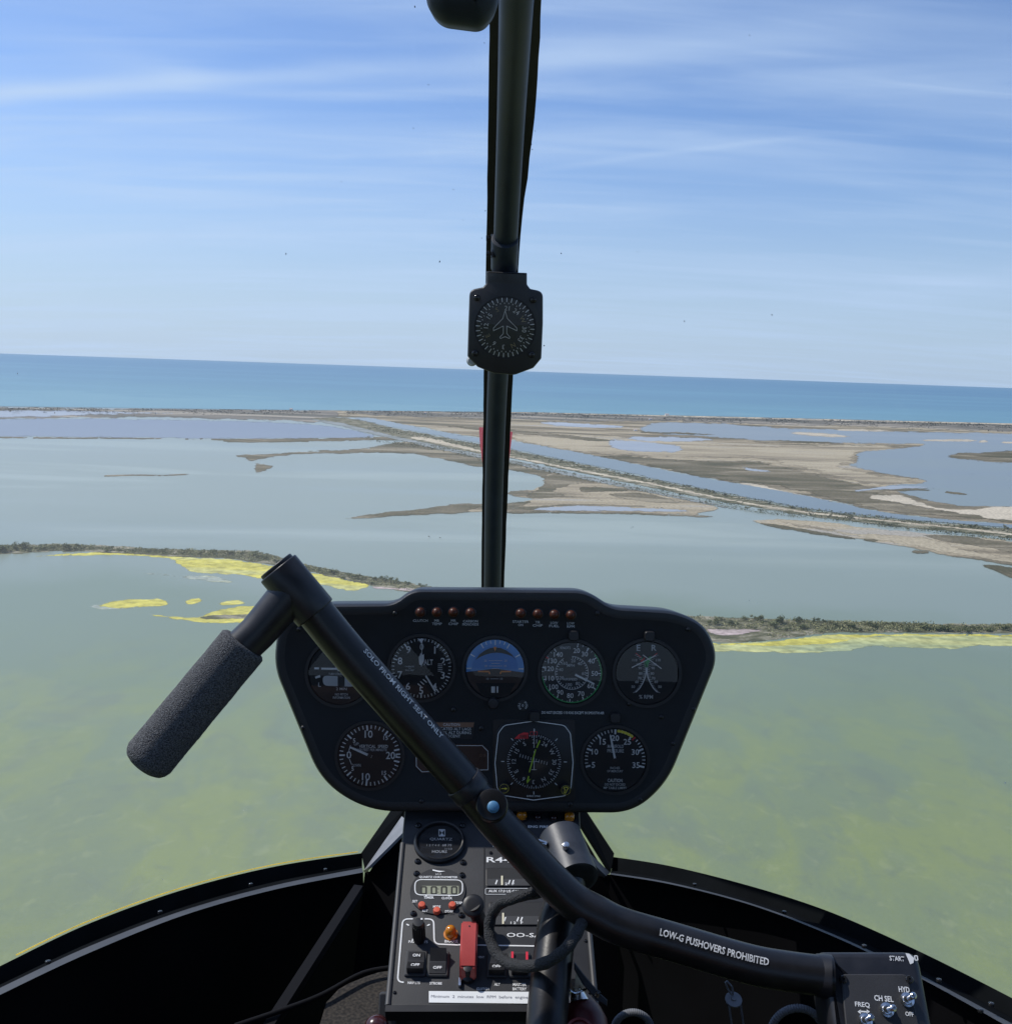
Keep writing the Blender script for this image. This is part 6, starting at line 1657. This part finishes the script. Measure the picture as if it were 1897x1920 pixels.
def streak(p0, p1, wd, k, fade0, fade1):
    """a soft straight band of cirrus between two directions of the sky"""
    (x0, y0), (x1, y1) = cpl(*p0), cpl(*p1)
    L = math.hypot(x1 - x0, y1 - y0); ux, uy = (x1 - x0) / L, (y1 - y0) / L
    dx = MA('SUBTRACT', cxn, x0); dy = MA('SUBTRACT', cyn, y0)
    al = MA('ADD', MA('MULTIPLY', dx, ux), MA('MULTIPLY', dy, uy))
    ac = MA('SUBTRACT', MA('MULTIPLY', dy, ux), MA('MULTIPLY', dx, uy))
    mp = N('ShaderNodeTexNoise'); mp.inputs['Scale'].default_value = 1.6; mp.inputs['Detail'].default_value = 4; Lk(cmb.outputs[0], mp.inputs['Vector'])
    ac = MA('ADD', ac, MA('MULTIPLY', MA('SUBTRACT', mp.outputs['Fac'], .5), wd * 2.2))
    g = MA('POWER', 2.718, MA('MULTIPLY', MA('MULTIPLY', ac, ac), -1 / (wd * wd)))
    mr = N('ShaderNodeMapRange'); mr.inputs['From Min'].default_value = 0; mr.inputs['From Max'].default_value = L; mr.inputs['To Min'].default_value = fade0; mr.inputs['To Max'].default_value = fade1
    Lk(al, mr.inputs['Value'])
    e1 = N('ShaderNodeMapRange'); e1.interpolation_type = 'SMOOTHSTEP'; e1.inputs['From Min'].default_value = L; e1.inputs['From Max'].default_value = L * 1.45; e1.inputs['To Min'].default_value = 1; e1.inputs['To Max'].default_value = 0; Lk(al, e1.inputs['Value'])
    e0 = N('ShaderNodeMapRange'); e0.interpolation_type = 'SMOOTHSTEP'; e0.inputs['From Min'].default_value = -L * .5; e0.inputs['From Max'].default_value = L * .1; Lk(al, e0.inputs['Value'])
    return MA('MULTIPLY', MA('MULTIPLY', g, MA('MULTIPLY', mr.outputs[0], MA('MULTIPLY', e0.outputs[0], e1.outputs[0]))), k)
s1 = streak((0, 178), (900, 118), .06, .6, 1, .35)
s2 = streak((1010, 318), (1400, 268), .03, .20, .6, 1)
s3 = streak((1500, 585), (1897, 530), .35, .35, .3, 1)
s4 = streak((0, 60), (320, 130), .10, .25, .4, 1)
s5 = streak((1010, 110), (1500, 60), .10, .3, 1, .4)
tot = MA('MINIMUM', MA('ADD', MA('ADD', MA('ADD', c1, c2), MA('ADD', s1, s2)), MA('ADD', MA('ADD', s3, s4), s5)), .85)
hz = N('ShaderNodeMapRange'); hz.inputs['From Min'].default_value = 0; hz.inputs['From Max'].default_value = .25; hz.inputs['To Min'].default_value = .82; hz.inputs['To Max'].default_value = 0; hz.interpolation_type = 'SMOOTHSTEP'
Lk(sp.outputs['Z'], hz.inputs['Value'])
tint = N('ShaderNodeMix'); tint.data_type = 'RGBA'; tint.blend_type = 'MULTIPLY'; tint.inputs['Factor'].default_value = 1; tint.inputs['B'].default_value = (.79, 1.04, 1.43, 1)
Lk(sky.outputs[0], tint.inputs['A'])
hm = N('ShaderNodeMix'); hm.data_type = 'RGBA'; Lk(hz.outputs[0], hm.inputs['Factor']); Lk(tint.outputs['Result'], hm.inputs['A']); hm.inputs['B'].default_value = (4.75, 6.15, 8.0, 1)
cm = N('ShaderNodeMix'); cm.data_type = 'RGBA'; Lk(tot, cm.inputs['Factor']); Lk(hm.outputs['Result'], cm.inputs['A']); cm.inputs['B'].default_value = (4.95, 6.55, 9.0, 1)
Lk(cm.outputs['Result'], bg.inputs['Color'])
bg.inputs['Strength'].default_value = .1
